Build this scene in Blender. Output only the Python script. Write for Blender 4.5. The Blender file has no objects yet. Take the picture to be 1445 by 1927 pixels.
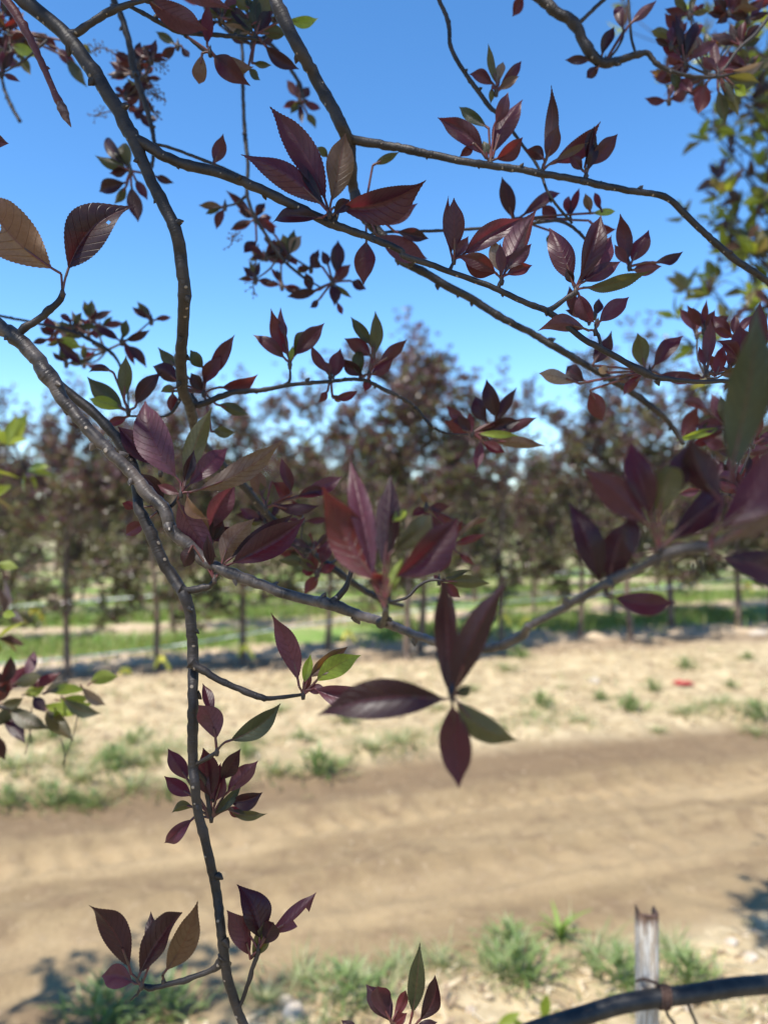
import bpy, math, random
import numpy as np
from mathutils import Vector, Matrix, noise

R = math.radians
random.seed(7)
rng = np.random.default_rng(11)
sc = bpy.context.scene
col = sc.collection
PI = math.pi

# ------------------------------------------------------------------ camera, sky, sun
FPX = 1428.0            # focal length in photograph pixels (photo is 1445 x 1927)
CX, CY = 722.5, 963.5
EYE = Vector((0.0, 0.0, 1.6))
cam = bpy.data.cameras.new("camera")
cam_ob = bpy.data.objects.new("camera", cam)
col.objects.link(cam_ob)
cam_ob.location = EYE
cam_ob.rotation_euler = (R(90), 0, 0)
cam.sensor_fit = 'VERTICAL'
cam.sensor_height = 36.0
cam.lens = 36.0 * FPX / 1927.0
cam.clip_start = 0.01
cam.clip_end = 5000
cam.dof.use_dof = True
cam.dof.focus_distance = 0.50
cam.dof.aperture_fstop = cam.lens / 4.9      # 4.9 mm wide aperture
sc.camera = cam_ob

SUN_EL, SHX, SHY = R(60), 0.62, 0.78         # shadows run to the right and away
world = bpy.data.worlds.new("World")
sc.world = world
world.use_nodes = True
wn = world.node_tree.nodes
sky = wn.new('ShaderNodeTexSky')
sky.sky_type = 'NISHITA'
sky.sun_disc = False
sky.sun_elevation = SUN_EL
sky.sun_rotation = math.atan2(-SHX, -SHY)
sky.altitude = 1200
sky.air_density = 1.0
sky.dust_density = 0.0
sky.ozone_density = 3.0
wn['Background'].inputs[1].default_value = 0.15
hsv = wn.new('ShaderNodeHueSaturation')      # deep dry-air blue
hsv.inputs['Hue'].default_value = .499
hsv.inputs['Saturation'].default_value = 1.22
world.node_tree.links.new(sky.outputs[0], hsv.inputs['Color'])
world.node_tree.links.new(hsv.outputs[0], wn['Background'].inputs[0])
sun = bpy.data.lights.new("sun", 'SUN')
sun.energy = 4.6
sun.angle = R(0.53)
sun.color = (1.0, 0.95, 0.87)
sun_ob = bpy.data.objects.new("sun", sun)
col.objects.link(sun_ob)
sd = Vector((SHX * math.cos(SUN_EL), SHY * math.cos(SUN_EL), -math.sin(SUN_EL)))
sun_ob.rotation_euler = sd.to_track_quat('-Z', 'Y').to_euler()
sun_ob.location = (-3, -4, 8)

sc.view_settings.view_transform = 'Standard'
sc.view_settings.look = 'None'
sc.view_settings.exposure = 0.90
sc.view_settings.gamma = 1
sc.cycles.use_denoising = True
sc.cycles.max_bounces = 6
sc.cycles.transparent_max_bounces = 4
sc.cycles.caustics_reflective = False
sc.cycles.caustics_refractive = False
sc.render.film_transparent = False

# ------------------------------------------------------------------ helpers
def P(px, py, d):
    """photo pixel at depth d (metres along the view) -> a point in the world"""
    if d < .33: d = .33 - (.33 - d) * .6
    return Vector(((px - CX) / FPX * d, d, EYE.z - (py - CY) / FPX * d))

REG = dict(A=(0, 0), B=(480, 0), C=(945, 0), D=(0, 480), E=(480, 480), F=(945, 480),
           G=(0, 960), H=(480, 960), I=(945, 960), J=(0, 1427), K=(480, 1427), L=(945, 1427))
ZS = 2.89
def Z(r, x, y):
    if r == 'O':
        return x, y
    return REG[r][0] + x / ZS, REG[r][1] + y / ZS

class MB:
    """collects faces for one mesh object"""
    def __init__(self):
        self.v, self.f, self.m, self.uv, self.c = [], [], [], [], []
    def face(self, idx, uvs, mi=0, colr=None):
        self.f.append(idx); self.m.append(mi); self.uv.extend(uvs)
        if colr is not None:
            self.c.extend([colr] * len(idx))
    def build(self, name, mats, parent=None, smooth=True):
        me = bpy.data.meshes.new(name)
        me.from_pydata(self.v, [], self.f)
        for m in mats:
            me.materials.append(m)
        me.polygons.foreach_set('material_index', self.m)
        me.polygons.foreach_set('use_smooth', [smooth] * len(self.f))
        if self.uv:
            l = me.uv_layers.new(name='UVMap')
            l.data.foreach_set('uv', np.array(self.uv, dtype=np.float32).ravel())
        if self.c and len(self.c) == len(me.loops):
            a = me.color_attributes.new('tint', 'FLOAT_COLOR', 'CORNER')
            a.data.foreach_set('color', np.array([(x[0], x[1], x[2], 1) for x in self.c], dtype=np.float32).ravel())
        me.update()
        o = bpy.data.objects.new(name, me)
        col.objects.link(o)
        if parent is not None:
            adopt(o, parent)
        return o

def world_of(o):
    m = Matrix.Identity(4)
    while o is not None:
        m = Matrix.Translation(o.location) @ Matrix.Identity(4) if o.parent is None else m
        o = o.parent
    return m

def adopt(o, parent, local=False):
    """parent o; its vertices are world coordinates unless local"""
    o.parent = parent
    if not local and parent.parent is None:
        o.matrix_parent_inverse = Matrix.Translation(parent.location).inverted()

def tag(o, label=None, cat=None, group=None, kind=None):
    if label: o['label'] = label
    if cat: o['category'] = cat
    if group: o['group'] = group
    if kind: o['kind'] = kind
    return o

def empty(name, loc, label, cat, group=None):
    o = bpy.data.objects.new(name, None)
    col.objects.link(o)
    o.location = loc
    o.empty_display_size = 0.05
    return tag(o, label, cat, group)

def catmull(pts, step):
    """pts: list of (Vector, radius) -> dense list (centripetal spline, so no loops where spacing changes)"""
    out = []
    n = len(pts)
    for i in range(n - 1):
        p1, r1 = pts[i]; p2, r2 = pts[i + 1]
        p0, r0 = pts[i - 1] if i else (p1 * 2 - p2, r1)
        p3, r3 = pts[i + 2] if i + 2 < n else (p2 * 2 - p1, r2)
        d0 = max(1e-5, (p1 - p0).length ** .5); d1 = max(1e-5, (p2 - p1).length ** .5); d2 = max(1e-5, (p3 - p2).length ** .5)
        m1 = ((p1 - p0) / d0 - (p2 - p0) / (d0 + d1) + (p2 - p1) / d1) * d1
        m2 = ((p2 - p1) / d1 - (p3 - p1) / (d1 + d2) + (p3 - p2) / d2) * d1
        k = max(2, min(40, int((p2 - p1).length / step)))
        for j in range(k):
            t = j / k
            t2, t3 = t * t, t * t * t
            q = p1 * (2 * t3 - 3 * t2 + 1) + m1 * (t3 - 2 * t2 + t) + p2 * (-2 * t3 + 3 * t2) + m2 * (t3 - t2)
            out.append((q, r1 + (r2 - r1) * (t2 * (3 - 2 * t))))
    out.append(pts[-1])
    return out

def tube(mb, pts, step=0.01, sides=10, rough=0.06, mi=0, colr=None, node_every=0, cap=True):
    d = catmull(pts, step) if step else pts
    n = len(d)
    tang = []
    for i in range(n):
        a = d[max(i - 1, 0)][0]; b = d[min(i + 1, n - 1)][0]
        t = (b - a)
        tang.append(t.normalized() if t.length > 1e-9 else Vector((0, 0, 1)))
    ref = tang[0].orthogonal().normalized()
    base = len(mb.v)
    s_len = 0.0
    lens = []
    nxt = node_every * random.uniform(.5, 1)
    for i in range(n):
        p, r = d[i]
        if i:
            s_len += (p - d[i - 1][0]).length
        lens.append(s_len)
        ref = (ref - tang[i] * ref.dot(tang[i]))
        ref = ref.normalized() if ref.length > 1e-6 else tang[i].orthogonal().normalized()
        bi = tang[i].cross(ref)
        boost = 1.0
        if node_every:
            dd = (s_len - nxt) / max(r * .7, 1e-4)
            boost += 0.15 * math.exp(-dd * dd)
            if s_len > nxt + 3 * r:
                nxt = s_len + node_every * random.uniform(.6, 1.4)
        for k in range(sides):
            a = 2 * PI * k / sides
            o = ref * math.cos(a) + bi * math.sin(a)
            q = p + o * r
            w = 1.0
            if rough:
                w += rough * noise.noise(q * (0.35 / max(r, .0008)))
                w += rough * 0.6 * noise.noise(q * (1.1 / max(r, .0008)))
            mb.v.append(tuple(p + o * (r * w * boost)))
    for i in range(n - 1):
        for k in range(sides):
            k2 = (k + 1) % sides
            a, b = base + i * sides + k, base + i * sides + k2
            c_, e = base + (i + 1) * sides + k2, base + (i + 1) * sides + k
            ra = 2 * PI * max(d[i][1], .0005)
            u0, u1 = k / sides * ra, (k + 1) / sides * ra
            mb.face((a, b, c_, e), [(u0, lens[i]), (u1, lens[i]), (u1, lens[i + 1]), (u0, lens[i + 1])], mi, colr)
    if cap:
        for ring, rev in ((0, True), (n - 1, False)):
            idx = [base + ring * sides + k for k in range(sides)]
            if rev: idx.reverse()
            mb.face(tuple(idx), [(0, 0)] * sides, mi, colr)

# ------------------------------------------------------------------ materials
def newmat(name):
    m = bpy.data.materials.new(name)
    m.use_nodes = True
    nt = m.node_tree
    for n in list(nt.nodes):
        nt.nodes.remove(n)
    out = nt.nodes.new('ShaderNodeOutputMaterial')
    return m, nt, out

class NT:
    """tiny node helper"""
    def __init__(self, nt): self.nt = nt
    def n(self, t, **kw):
        nd = self.nt.nodes.new(t)
        for k, v in kw.items(): setattr(nd, k, v)
        return nd
    def l(self, a, b): self.nt.links.new(a, b)
    def val(self, sock, v):
        if hasattr(v, 'is_linked') or isinstance(v, bpy.types.NodeSocket): self.l(v, sock)
        else: sock.default_value = v
    def math(self, op, a, b=None, c=None, clamp=False):
        nd = self.n('ShaderNodeMath', operation=op, use_clamp=clamp)
        self.val(nd.inputs[0], a)
        if b is not None: self.val(nd.inputs[1], b)
        if c is not None: self.val(nd.inputs[2], c)
        return nd.outputs[0]
    def mix(self, f, a, b, mode='MIX'):
        nd = self.n('ShaderNodeMix', data_type='RGBA', blend_type=mode)
        self.val(nd.inputs[0], f)
        for s, v in ((nd.inputs[6], a), (nd.inputs[7], b)):
            if isinstance(v, tuple): s.default_value = (v[0], v[1], v[2], 1)
            else: self.l(v, s)
        return nd.outputs[2]
    def noise(self, vec, scale, detail=3, rough=.55):
        nd = self.n('ShaderNodeTexNoise')
        if vec is not None: self.l(vec, nd.inputs['Vector'])
        nd.inputs['Scale'].default_value = scale
        nd.inputs['Detail'].default_value = detail
        nd.inputs['Roughness'].default_value = rough
        return nd.outputs[0]
    def ramp(self, f, stops):
        nd = self.n('ShaderNodeValToRGB')
        self.val(nd.inputs[0], f)
        el = nd.color_ramp.elements
        while len(el) < len(stops): el.new(0.5)
        for e, (p, c_) in zip(el, stops):
            e.position = p
            e.color = (c_[0], c_[1], c_[2], 1) if isinstance(c_, tuple) else (c_, c_, c_, 1)
        return nd.outputs[0]
    def smooth(self, x, a, b):
        nd = self.n('ShaderNodeMapRange', interpolation_type='SMOOTHSTEP')
        self.val(nd.inputs[0], x)
        nd.inputs[1].default_value = a; nd.inputs[2].default_value = b
        return nd.outputs[0]

def leaf_mat(name, up, un, tr, rough=.44, mott=(.060, .040, .020)):
    """blade seen from above / below, light passing through, pinnate veins from UV (u across 0..1, v along 0..1)"""
    m, nt, out = newmat(name)
    N = NT(nt)
    uv = N.n('ShaderNodeUVMap').outputs[0]
    sep = N.n('ShaderNodeSeparateXYZ'); N.l(uv, sep.inputs[0])
    ax = N.math('ABSOLUTE', N.math('MULTIPLY_ADD', sep.outputs[0], 2.0, -1.0))
    y = sep.outputs[1]
    geo = N.n('ShaderNodeNewGeometry')
    info = N.n('ShaderNodeObjectInfo')
    tc = N.n('ShaderNodeTexCoord')
    # side veins arch towards the tip
    ph = N.math('SUBTRACT', N.math('MULTIPLY', y, 9.5), N.math('MULTIPLY', N.math('POWER', ax, 1.3), 2.1))
    tri = N.math('ABSOLUTE', N.math('SUBTRACT', N.math('FRACT', ph), 0.5))       # 0 at vein
    vein = N.math('SUBTRACT', 1.0, N.smooth(tri, 0.01, 0.085))
    rib = N.math('SUBTRACT', 1.0, N.smooth(ax, 0.015, 0.05))
    n1 = N.noise(tc.outputs['Object'], 60, 3)
    n2 = N.noise(tc.outputs['Object'], 420, 4, .65)
    base = N.mix(geo.outputs['Backfacing'], up, un)
    mo = N.smooth(n1, .50, .75)
    base = N.mix(N.math('MULTIPLY', mo, .38), base, mott)
    fine = N.math('MULTIPLY_ADD', n2, 1.5, .25)
    cmb = N.n('ShaderNodeCombineColor')
    for s in cmb.inputs[:3]: N.l(fine, s)
    base = N.mix(1.0, base, cmb.outputs[0], 'MULTIPLY')
    base = N.mix(N.math('MULTIPLY', vein, .8), base, (up[0] * .38 + .004, up[1] * .30, up[2] * .34))
    base = N.mix(N.math('MULTIPLY', rib, .75), base, (.085, .016, .018))
    pr = N.n('ShaderNodeBsdfPrincipled')
    N.l(base, pr.inputs['Base Color'])
    pr.inputs['Roughness'].default_value = rough
    pr.inputs['Specular IOR Level'].default_value = .45
    h = N.math('SUBTRACT', N.math('MULTIPLY', n2, .5), N.math('MULTIPLY', vein, .9))
    bp = N.n('ShaderNodeBump')
    bp.inputs['Strength'].default_value = .5
    bp.inputs['Distance'].default_value = .0006
    N.l(h, bp.inputs['Height']); N.l(bp.outputs[0], pr.inputs['Normal'])
    tl = N.n('ShaderNodeBsdfTranslucent')
    tl.inputs['Color'].default_value = (*tr, 1)
    mx = N.n('ShaderNodeMixShader'); mx.inputs[0].default_value = .38
    N.l(pr.outputs[0], mx.inputs[1]); N.l(tl.outputs[0], mx.inputs[2])
    N.l(mx.outputs[0], out.inputs[0])
    return m

LM = {
 'p': leaf_mat('leaf_purple', (.038, .0098, .0160), (.055, .0175, .0255), (.175, .020, .024)),
 'd': leaf_mat('leaf_dark_purple', (.016, .0050, .0078), (.025, .0085, .0118), (.085, .010, .011)),
 'm': leaf_mat('leaf_mauve', (.072, .0235, .037), (.096, .039, .054), (.19, .030, .036)),
 'b': leaf_mat('leaf_bronze', (.078, .047, .032), (.110, .075, .055), (.30, .12, .02)),
 'a': leaf_mat('leaf_amber', (.12, .062, .034), (.15, .082, .045), (.46, .20, .03)),
 'g': leaf_mat('leaf_dark_green', (.026, .030, .015), (.047, .047, .026), (.11, .11, .02)),
 'y': leaf_mat('leaf_yellow_green', (.16, .21, .022), (.18, .21, .05), (.42, .48, .03)),
 'r': leaf_mat('leaf_red', (.054, .0095, .0120), (.074, .017, .019), (.235, .022, .018)),
 't': leaf_mat('leaf_pale', (.20, .145, .11), (.24, .18, .14), (.28, .18, .09)),
 'o': leaf_mat('leaf_olive', (.046, .040, .018), (.070, .062, .030), (.20, .17, .025)),
}
LK = list(LM)

def simple(name, base, rough=.7, spec=.3, metal=0.0, nscale=None, base2=None, bump=0.0, bscale=None):
    m, nt, out = newmat(name)
    N = NT(nt)
    pr = N.n('ShaderNodeBsdfPrincipled')
    pr.inputs['Roughness'].default_value = rough
    pr.inputs['Specular IOR Level'].default_value = spec
    pr.inputs['Metallic'].default_value = metal
    tc = N.n('ShaderNodeTexCoord').outputs['Object']
    if base2:
        f = N.smooth(N.noise(tc, nscale, 5, .6), .38, .64)
        N.l(N.mix(f, base, base2), pr.inputs['Base Color'])
    else:
        pr.inputs['Base Color'].default_value = (*base, 1)
    if bump:
        bp = N.n('ShaderNodeBump')
        bp.inputs['Strength'].default_value = .6
        bp.inputs['Distance'].default_value = bump
        N.l(N.noise(tc, bscale or nscale, 5, .6), bp.inputs['Height'])
        N.l(bp.outputs[0], pr.inputs['Normal'])
    N.l(pr.outputs[0], out.inputs[0])
    return m

def bark_mat(name, a, b, dot, dot_scale=170.0, gloss=.5, keep_=.82):
    m, nt, out = newmat(name)
    N = NT(nt)
    tc = N.n('ShaderNodeTexCoord').outputs['Object']
    uv = N.n('ShaderNodeUVMap').outputs[0]
    f = N.smooth(N.noise(tc, 55, 5, .65), .34, .66)
    c0 = N.mix(f, a, b)
    n3 = N.noise(tc, 700, 3, .6)
    mp = N.n('ShaderNodeMapping'); mp.inputs['Scale'].default_value = (.75, 1.0, 1.0)
    N.l(uv, mp.inputs[0])
    vo = N.n('ShaderNodeTexVoronoi'); vo.inputs['Scale'].default_value = dot_scale
    vo.voronoi_dimensions = '2D'
    N.l(mp.outputs[0], vo.inputs['Vector'])
    sepc = N.n('ShaderNodeSeparateColor'); N.l(vo.outputs['Color'], sepc.inputs[0])
    keep = N.math('GREATER_THAN', sepc.outputs[0], keep_)
    size = N.math('MULTIPLY_ADD', sepc.outputs[1], .13, .05)
    d = N.math('SUBTRACT', 1.0, N.smooth(N.math('DIVIDE', vo.outputs['Distance'], size), .7, 1.15))
    dots = N.math('MULTIPLY', d, keep)
    # fine rings across the bark
    sp = N.n('ShaderNodeSeparateXYZ'); N.l(uv, sp.inputs[0])
    ring = N.noise(None, 1, 2)
    mp2 = N.n('ShaderNodeMapping'); mp2.inputs['Scale'].default_value = (40, 900, 1)
    N.l(uv, mp2.inputs[0])
    ring = N.noise(mp2.outputs[0], 1.0, 3, .6)
    c1 = N.mix(N.math('MULTIPLY', N.smooth(ring, .55, .8), .35), c0, (b[0] * 1.6, b[1] * 1.6, b[2] * 1.55))
    c2 = N.mix(N.math('MULTIPLY', dots, .85), c1, dot)
    pr = N.n('ShaderNodeBsdfPrincipled')
    N.l(c2, pr.inputs['Base Color'])
    pr.inputs['Roughness'].default_value = gloss
    pr.inputs['Specular IOR Level'].default_value = .32
    h = N.math('ADD', N.math('MULTIPLY', n3, .35), N.math('ADD', N.math('MULTIPLY', dots, .8), N.math('MULTIPLY', ring, .6)))
    bp = N.n('ShaderNodeBump'); bp.inputs['Strength'].default_value = 1.0; bp.inputs['Distance'].default_value = .0009
    N.l(h, bp.inputs['Height']); N.l(bp.outputs[0], pr.inputs['Normal'])
    N.l(pr.outputs[0], out.inputs[0])
    return m

BARK = bark_mat('bark_dark', (.012, .0092, .008), (.034, .0265, .0225), (.26, .21, .16), 150, .5)
BARK_SUNLIT = bark_mat('bark_grey_sunlit', (.020, .0160, .0145), (.098, .079, .068), (.36, .30, .24), 120, .36)  # paler, glossier bark for the lower limb: its sunlit patches put into the colour
BARK_THIN = bark_mat('bark_twig', (.022, .016, .0135), (.060, .043, .035), (.22, .17, .12), 240, .52, .88)
BARK_RED = bark_mat('bark_red_shoot', (.060, .018, .020), (.095, .030, .030), (.22, .13, .10), 260)
BARK_PALE = bark_mat('bark_pale_shoot', (.24, .135, .095), (.36, .24, .17), (.45, .36, .28), 300)
BUD = simple('bud_scales', (.17, .12, .11), .8, .2, 0, 300, (.07, .04, .04), .0008, 300)
BARK_FAR = simple('bark_far', (.115, .080, .060), .85, .2, 0, 14, (.20, .15, .115), .01, 30)
STALK = simple('leaf_stalk', (.10, .022, .024), .5, .4, 0, 200, (.075, .04, .025))
LS = [LM[k] for k in LK] + [STALK, BARK_THIN]
STK = len(LK); TWG = len(LK) + 1

def tint_leaf(name, tr_gain=1.9, rough=.4):
    m, nt, out = newmat(name)
    N = NT(nt)
    at = N.n('ShaderNodeAttribute'); at.attribute_name = 'tint'
    pr = N.n('ShaderNodeBsdfPrincipled')
    N.l(at.outputs['Color'], pr.inputs['Base Color'])
    pr.inputs['Roughness'].default_value = rough
    pr.inputs['Specular IOR Level'].default_value = .5
    tl = N.n('ShaderNodeBsdfTranslucent')
    N.l(N.mix(1.0, at.outputs['Color'], (tr_gain * 1.15, tr_gain, tr_gain * .6), 'MULTIPLY'), tl.inputs['Color'])
    mx = N.n('ShaderNodeMixShader'); mx.inputs[0].default_value = .35
    N.l(pr.outputs[0], mx.inputs[1]); N.l(tl.outputs[0], mx.inputs[2])
    N.l(mx.outputs[0], out.inputs[0])
    return m
TINT = tint_leaf('foliage', 1.9, .27)
GRASS = tint_leaf('grass_blades', 1.5, .5)

# ------------------------------------------------------------------ ground: one relief, split into field and road
TH = R(17)
UX, UY = math.cos(TH), math.sin(TH)
def uv2xy(u, v): return u * UX - v * UY, u * UY + v * UX
def xy2uv(x, y): return x * UX + y * UY, -x * UY + y * UX
def sstep(a, b, x):
    t = min(1, max(0, (x - a) / (b - a))); return t * t * (3 - 2 * t)
def road_edges(u):
    w = .10 * noise.noise(Vector((u * .9, 3.1, 0))) + .07 * noise.noise(Vector((u * 2.7, 8.1, 0)))
    w2 = .13 * noise.noise(Vector((u * .8, 13.1, 0))) + .07 * noise.noise(Vector((u * 3.1, 18.1, 0)))
    return 2.42 + w, 4.56 + w2
def hgt(x, y):
    u, v = xy2uv(x, y)
    e0, e1 = road_edges(u)
    near = 1 - sstep(9, 16, v)
    on = sstep(e0 - .12, e0 + .12, v) * (1 - sstep(e1 - .10, e1 + .14, v))
    p = Vector((x, y, 0))
    h = .0
    h += .030 * noise.noise(p * .7) * near
    clod = .5 * noise.noise(p * 3.2) + .35 * noise.noise(p * 8) + .22 * noise.noise(p * 19)
    h += (1 - on) * near * (.058 * clod + .03)
    h += on * (.016 * noise.noise(Vector((u * 1.2, v * 5, 2))) + .014 * noise.noise(p * 5) + .011 * noise.noise(p * 11) + .009 * noise.noise(p * 21))
    # two wheel tracks, tyre lugs pressed into the far one
    sw = .10 * math.sin(u * .55 + .6) + .03 * noise.noise(Vector((u * 1.5, 0, 5)))
    for c, a in ((3.02, .030), (3.74, .040)):
        q = (v - c - sw) / .15
        h -= on * a * math.exp(-q ** 4)
        h += on * a * .7 * (math.exp(-((abs(q) - 1.25) / .22) ** 2))          # soil squeezed up beside the tyre
        h += on * ((.014 if a > .035 else .006) + .008 * noise.noise(p * 2)) * math.exp(-q ** 4) * math.sin((u + .10 * abs(q)) * 2 * PI / (.15 if a > .035 else .19))
    for c in (3.36, 4.12, 2.7):
        h -= on * .016 * math.exp(-((v - c - sw * 1.6) / .035) ** 2) * (.6 + noise.noise(Vector((u * 1.3, c, 1))))
    h += .14 * math.exp(-((v - 6.7) / .75) ** 2) * (0.7 + .6 * noise.noise(p * .8))     # ploughed-up bank below the tree row
    h += .05 * math.exp(-((v - 4.85) / .25) ** 2)
    return h

def axis(a, b, step, lo, hi, g=1.13):
    xs = list(np.arange(a, b + 1e-6, step))
    s = step
    while xs[-1] < hi: s *= g; xs.append(xs[-1] + s)
    s = step; pre = []; x = xs[0]
    while x > lo: s *= g; x -= s; pre.append(x)
    return pre[::-1] + xs
us = axis(-3.2, 5.2, .032, -900, 900)
vs = list(np.arange(-3.0, 1.5, .3)) + axis(1.5, 8.4, .040, 1.5, 1500, 1.06)
pre = axis(-3, -3, .3, -400, -3)[:-1]
vs = pre + vs
nu, nv = len(us), len(vs)
gv = np.zeros((nv, nu, 3))
for j, v in enumerate(vs):
    for i, u in enumerate(us):
        x, y = uv2xy(u, v)
        gv[j, i] = (x, y, hgt(x, y) if -3 <= v < 40 and abs(u) < 60 else 0)
edges = [road_edges(u) for u in us]
field_f, road_f = [], []
for j in range(nv - 1):
    vm = (vs[j] + vs[j + 1]) / 2
    for i in range(nu - 1):
        f = (j * nu + i, j * nu + i + 1, (j + 1) * nu + i + 1, (j + 1) * nu + i)
        (road_f if edges[i][0] < vm < edges[i][1] else field_f).append(f)

def soil_mat():
    m, nt, out = newmat('soil')
    N = NT(nt)
    tc = N.n('ShaderNodeTexCoord').outputs['Object']
    rot = N.n('ShaderNodeVectorRotate'); rot.rotation_type = 'Z_AXIS'
    rot.inputs['Angle'].default_value = -TH
    N.l(tc, rot.inputs['Vector'])
    sp = N.n('ShaderNodeSeparateXYZ'); N.l(rot.outputs[0], sp.inputs[0])
    v = sp.outputs[1]
    big = N.noise(tc, 1.3, 4, .6)
    vv = N.math('ADD', v, N.math('MULTIPLY_ADD', big, 1.0, -.5))
    mid = N.noise(tc, 6, 5, .65)
    fin = N.noise(tc, 45, 5, .7)
    mpw = N.n('ShaderNodeMapping'); mpw.inputs['Scale'].default_value = (.55, 3.4, 1)
    N.l(rot.outputs[0], mpw.inputs[0])
    streak = N.noise(mpw.outputs[0], 1.0, 4, .6)
    dry = N.mix(N.smooth(mid, .36, .66), (.31, .238, .138), (.47, .375, .228))
    dry = N.mix(N.math('MULTIPLY', N.smooth(fin, .55, .75), .5), dry, (.62, .52, .37))
    road = N.mix(N.smooth(streak, .30, .70), (.200, .141, .077), (.285, .210, .116))
    road = N.mix(N.math('MULTIPLY', N.smooth(mid, .45, .68), .75), road, (.165, .112, .066))
    path = N.mix(N.smooth(streak, .3, .7), (.40, .30, .195), (.52, .41, .285))
    turf = N.mix(N.smooth(mid, .35, .65), (.15, .25, .055), (.22, .27, .10))
    mulch = N.mix(N.smooth(mid, .35, .7), (.20, .145, .09), (.34, .26, .17))
    wob = N.math('ADD', v, N.math('MULTIPLY_ADD', streak, .5, -.25))
    damp = N.smooth(wob, 3.95, 4.25)
    road = N.mix(N.math('MULTIPLY', damp, .75), road, (.155, .105, .062))
    lightband = N.math('ADD', N.math('MULTIPLY', N.smooth(wob, 3.5, 3.62), N.math('SUBTRACT', 1.0, N.smooth(wob, 3.84, 3.94))), N.math('MULTIPLY', N.math('MULTIPLY', N.smooth(wob, 2.8, 2.92), N.math('SUBTRACT', 1.0, N.smooth(wob, 3.12, 3.24))), .8))
    road = N.mix(N.math('MULTIPLY', lightband, .65), road, (.345, .255, .142))
    road = N.mix(N.math('MULTIPLY', N.smooth(fin, .52, .72), .55), road, (.155, .106, .063))
    peb = N.smooth(N.noise(tc, 22, 4, .7), .56, .70)
    road = N.mix(N.math('MULTIPLY', peb, .5), road, (.35, .265, .17))
    onroad = N.math('MULTIPLY', N.smooth(v, 2.34, 2.55), N.math('SUBTRACT', 1.0, N.smooth(v, 4.45, 4.72)))
    c = N.mix(onroad, dry, road)
    c = N.mix(N.smooth(vv, 6.9, 7.4), c, mulch)
    c = N.mix(N.smooth(vv, 8.0, 8.3), c, path)
    # grass strips under the rows beyond: one every 2.3 m
    cyc = N.math('FRACT', N.math('DIVIDE', N.math('ADD', vv, -8.75), 2.3))
    strip = N.math('MULTIPLY', N.smooth(cyc, .04, .14), N.math('SUBTRACT', 1.0, N.smooth(cyc, .58, .72)))
    patch = N.smooth(N.noise(tc, .45, 3), .30, .46)
    far = N.smooth(vv, 8.7, 8.9)
    c = N.mix(N.math('MULTIPLY', N.math('MULTIPLY', strip, patch), far), c, turf)
    pr = N.n('ShaderNodeBsdfPrincipled')
    N.l(c, pr.inputs['Base Color'])
    pr.inputs['Roughness'].default_value = .95
    pr.inputs['Specular IOR Level'].default_value = .15
    bp = N.n('ShaderNodeBump'); bp.inputs['Strength'].default_value = .7; bp.inputs['Distance'].default_value = .03
    N.l(N.math('ADD', N.math('MULTIPLY', fin, .45), mid), bp.inputs['Height'])
    N.l(bp.outputs[0], pr.inputs['Normal'])
    N.l(pr.outputs[0], out.inputs[0])
    return m
SOIL = soil_mat()
def grid_mesh(name, faces):
    fa = np.array(faces)
    used, inv = np.unique(fa, return_inverse=True)
    vv = gv.reshape(-1, 3)[used]
    me = bpy.data.meshes.new(name)
    me.from_pydata(vv.tolist(), [], inv.reshape(-1, 4).tolist())
    me.materials.append(SOIL)
    me.polygons.foreach_set('use_smooth', [True] * len(me.polygons))
    o = bpy.data.objects.new(name, me); col.objects.link(o)
    return tag(o, kind='structure')
grid_mesh('ground', field_f)['label'] = 'dry tan nursery soil with straw, banks and grass strips'
grid_mesh('dirt_road', road_f)['label'] = 'rutted brown dirt road with tyre tracks crossing the picture'

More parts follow.
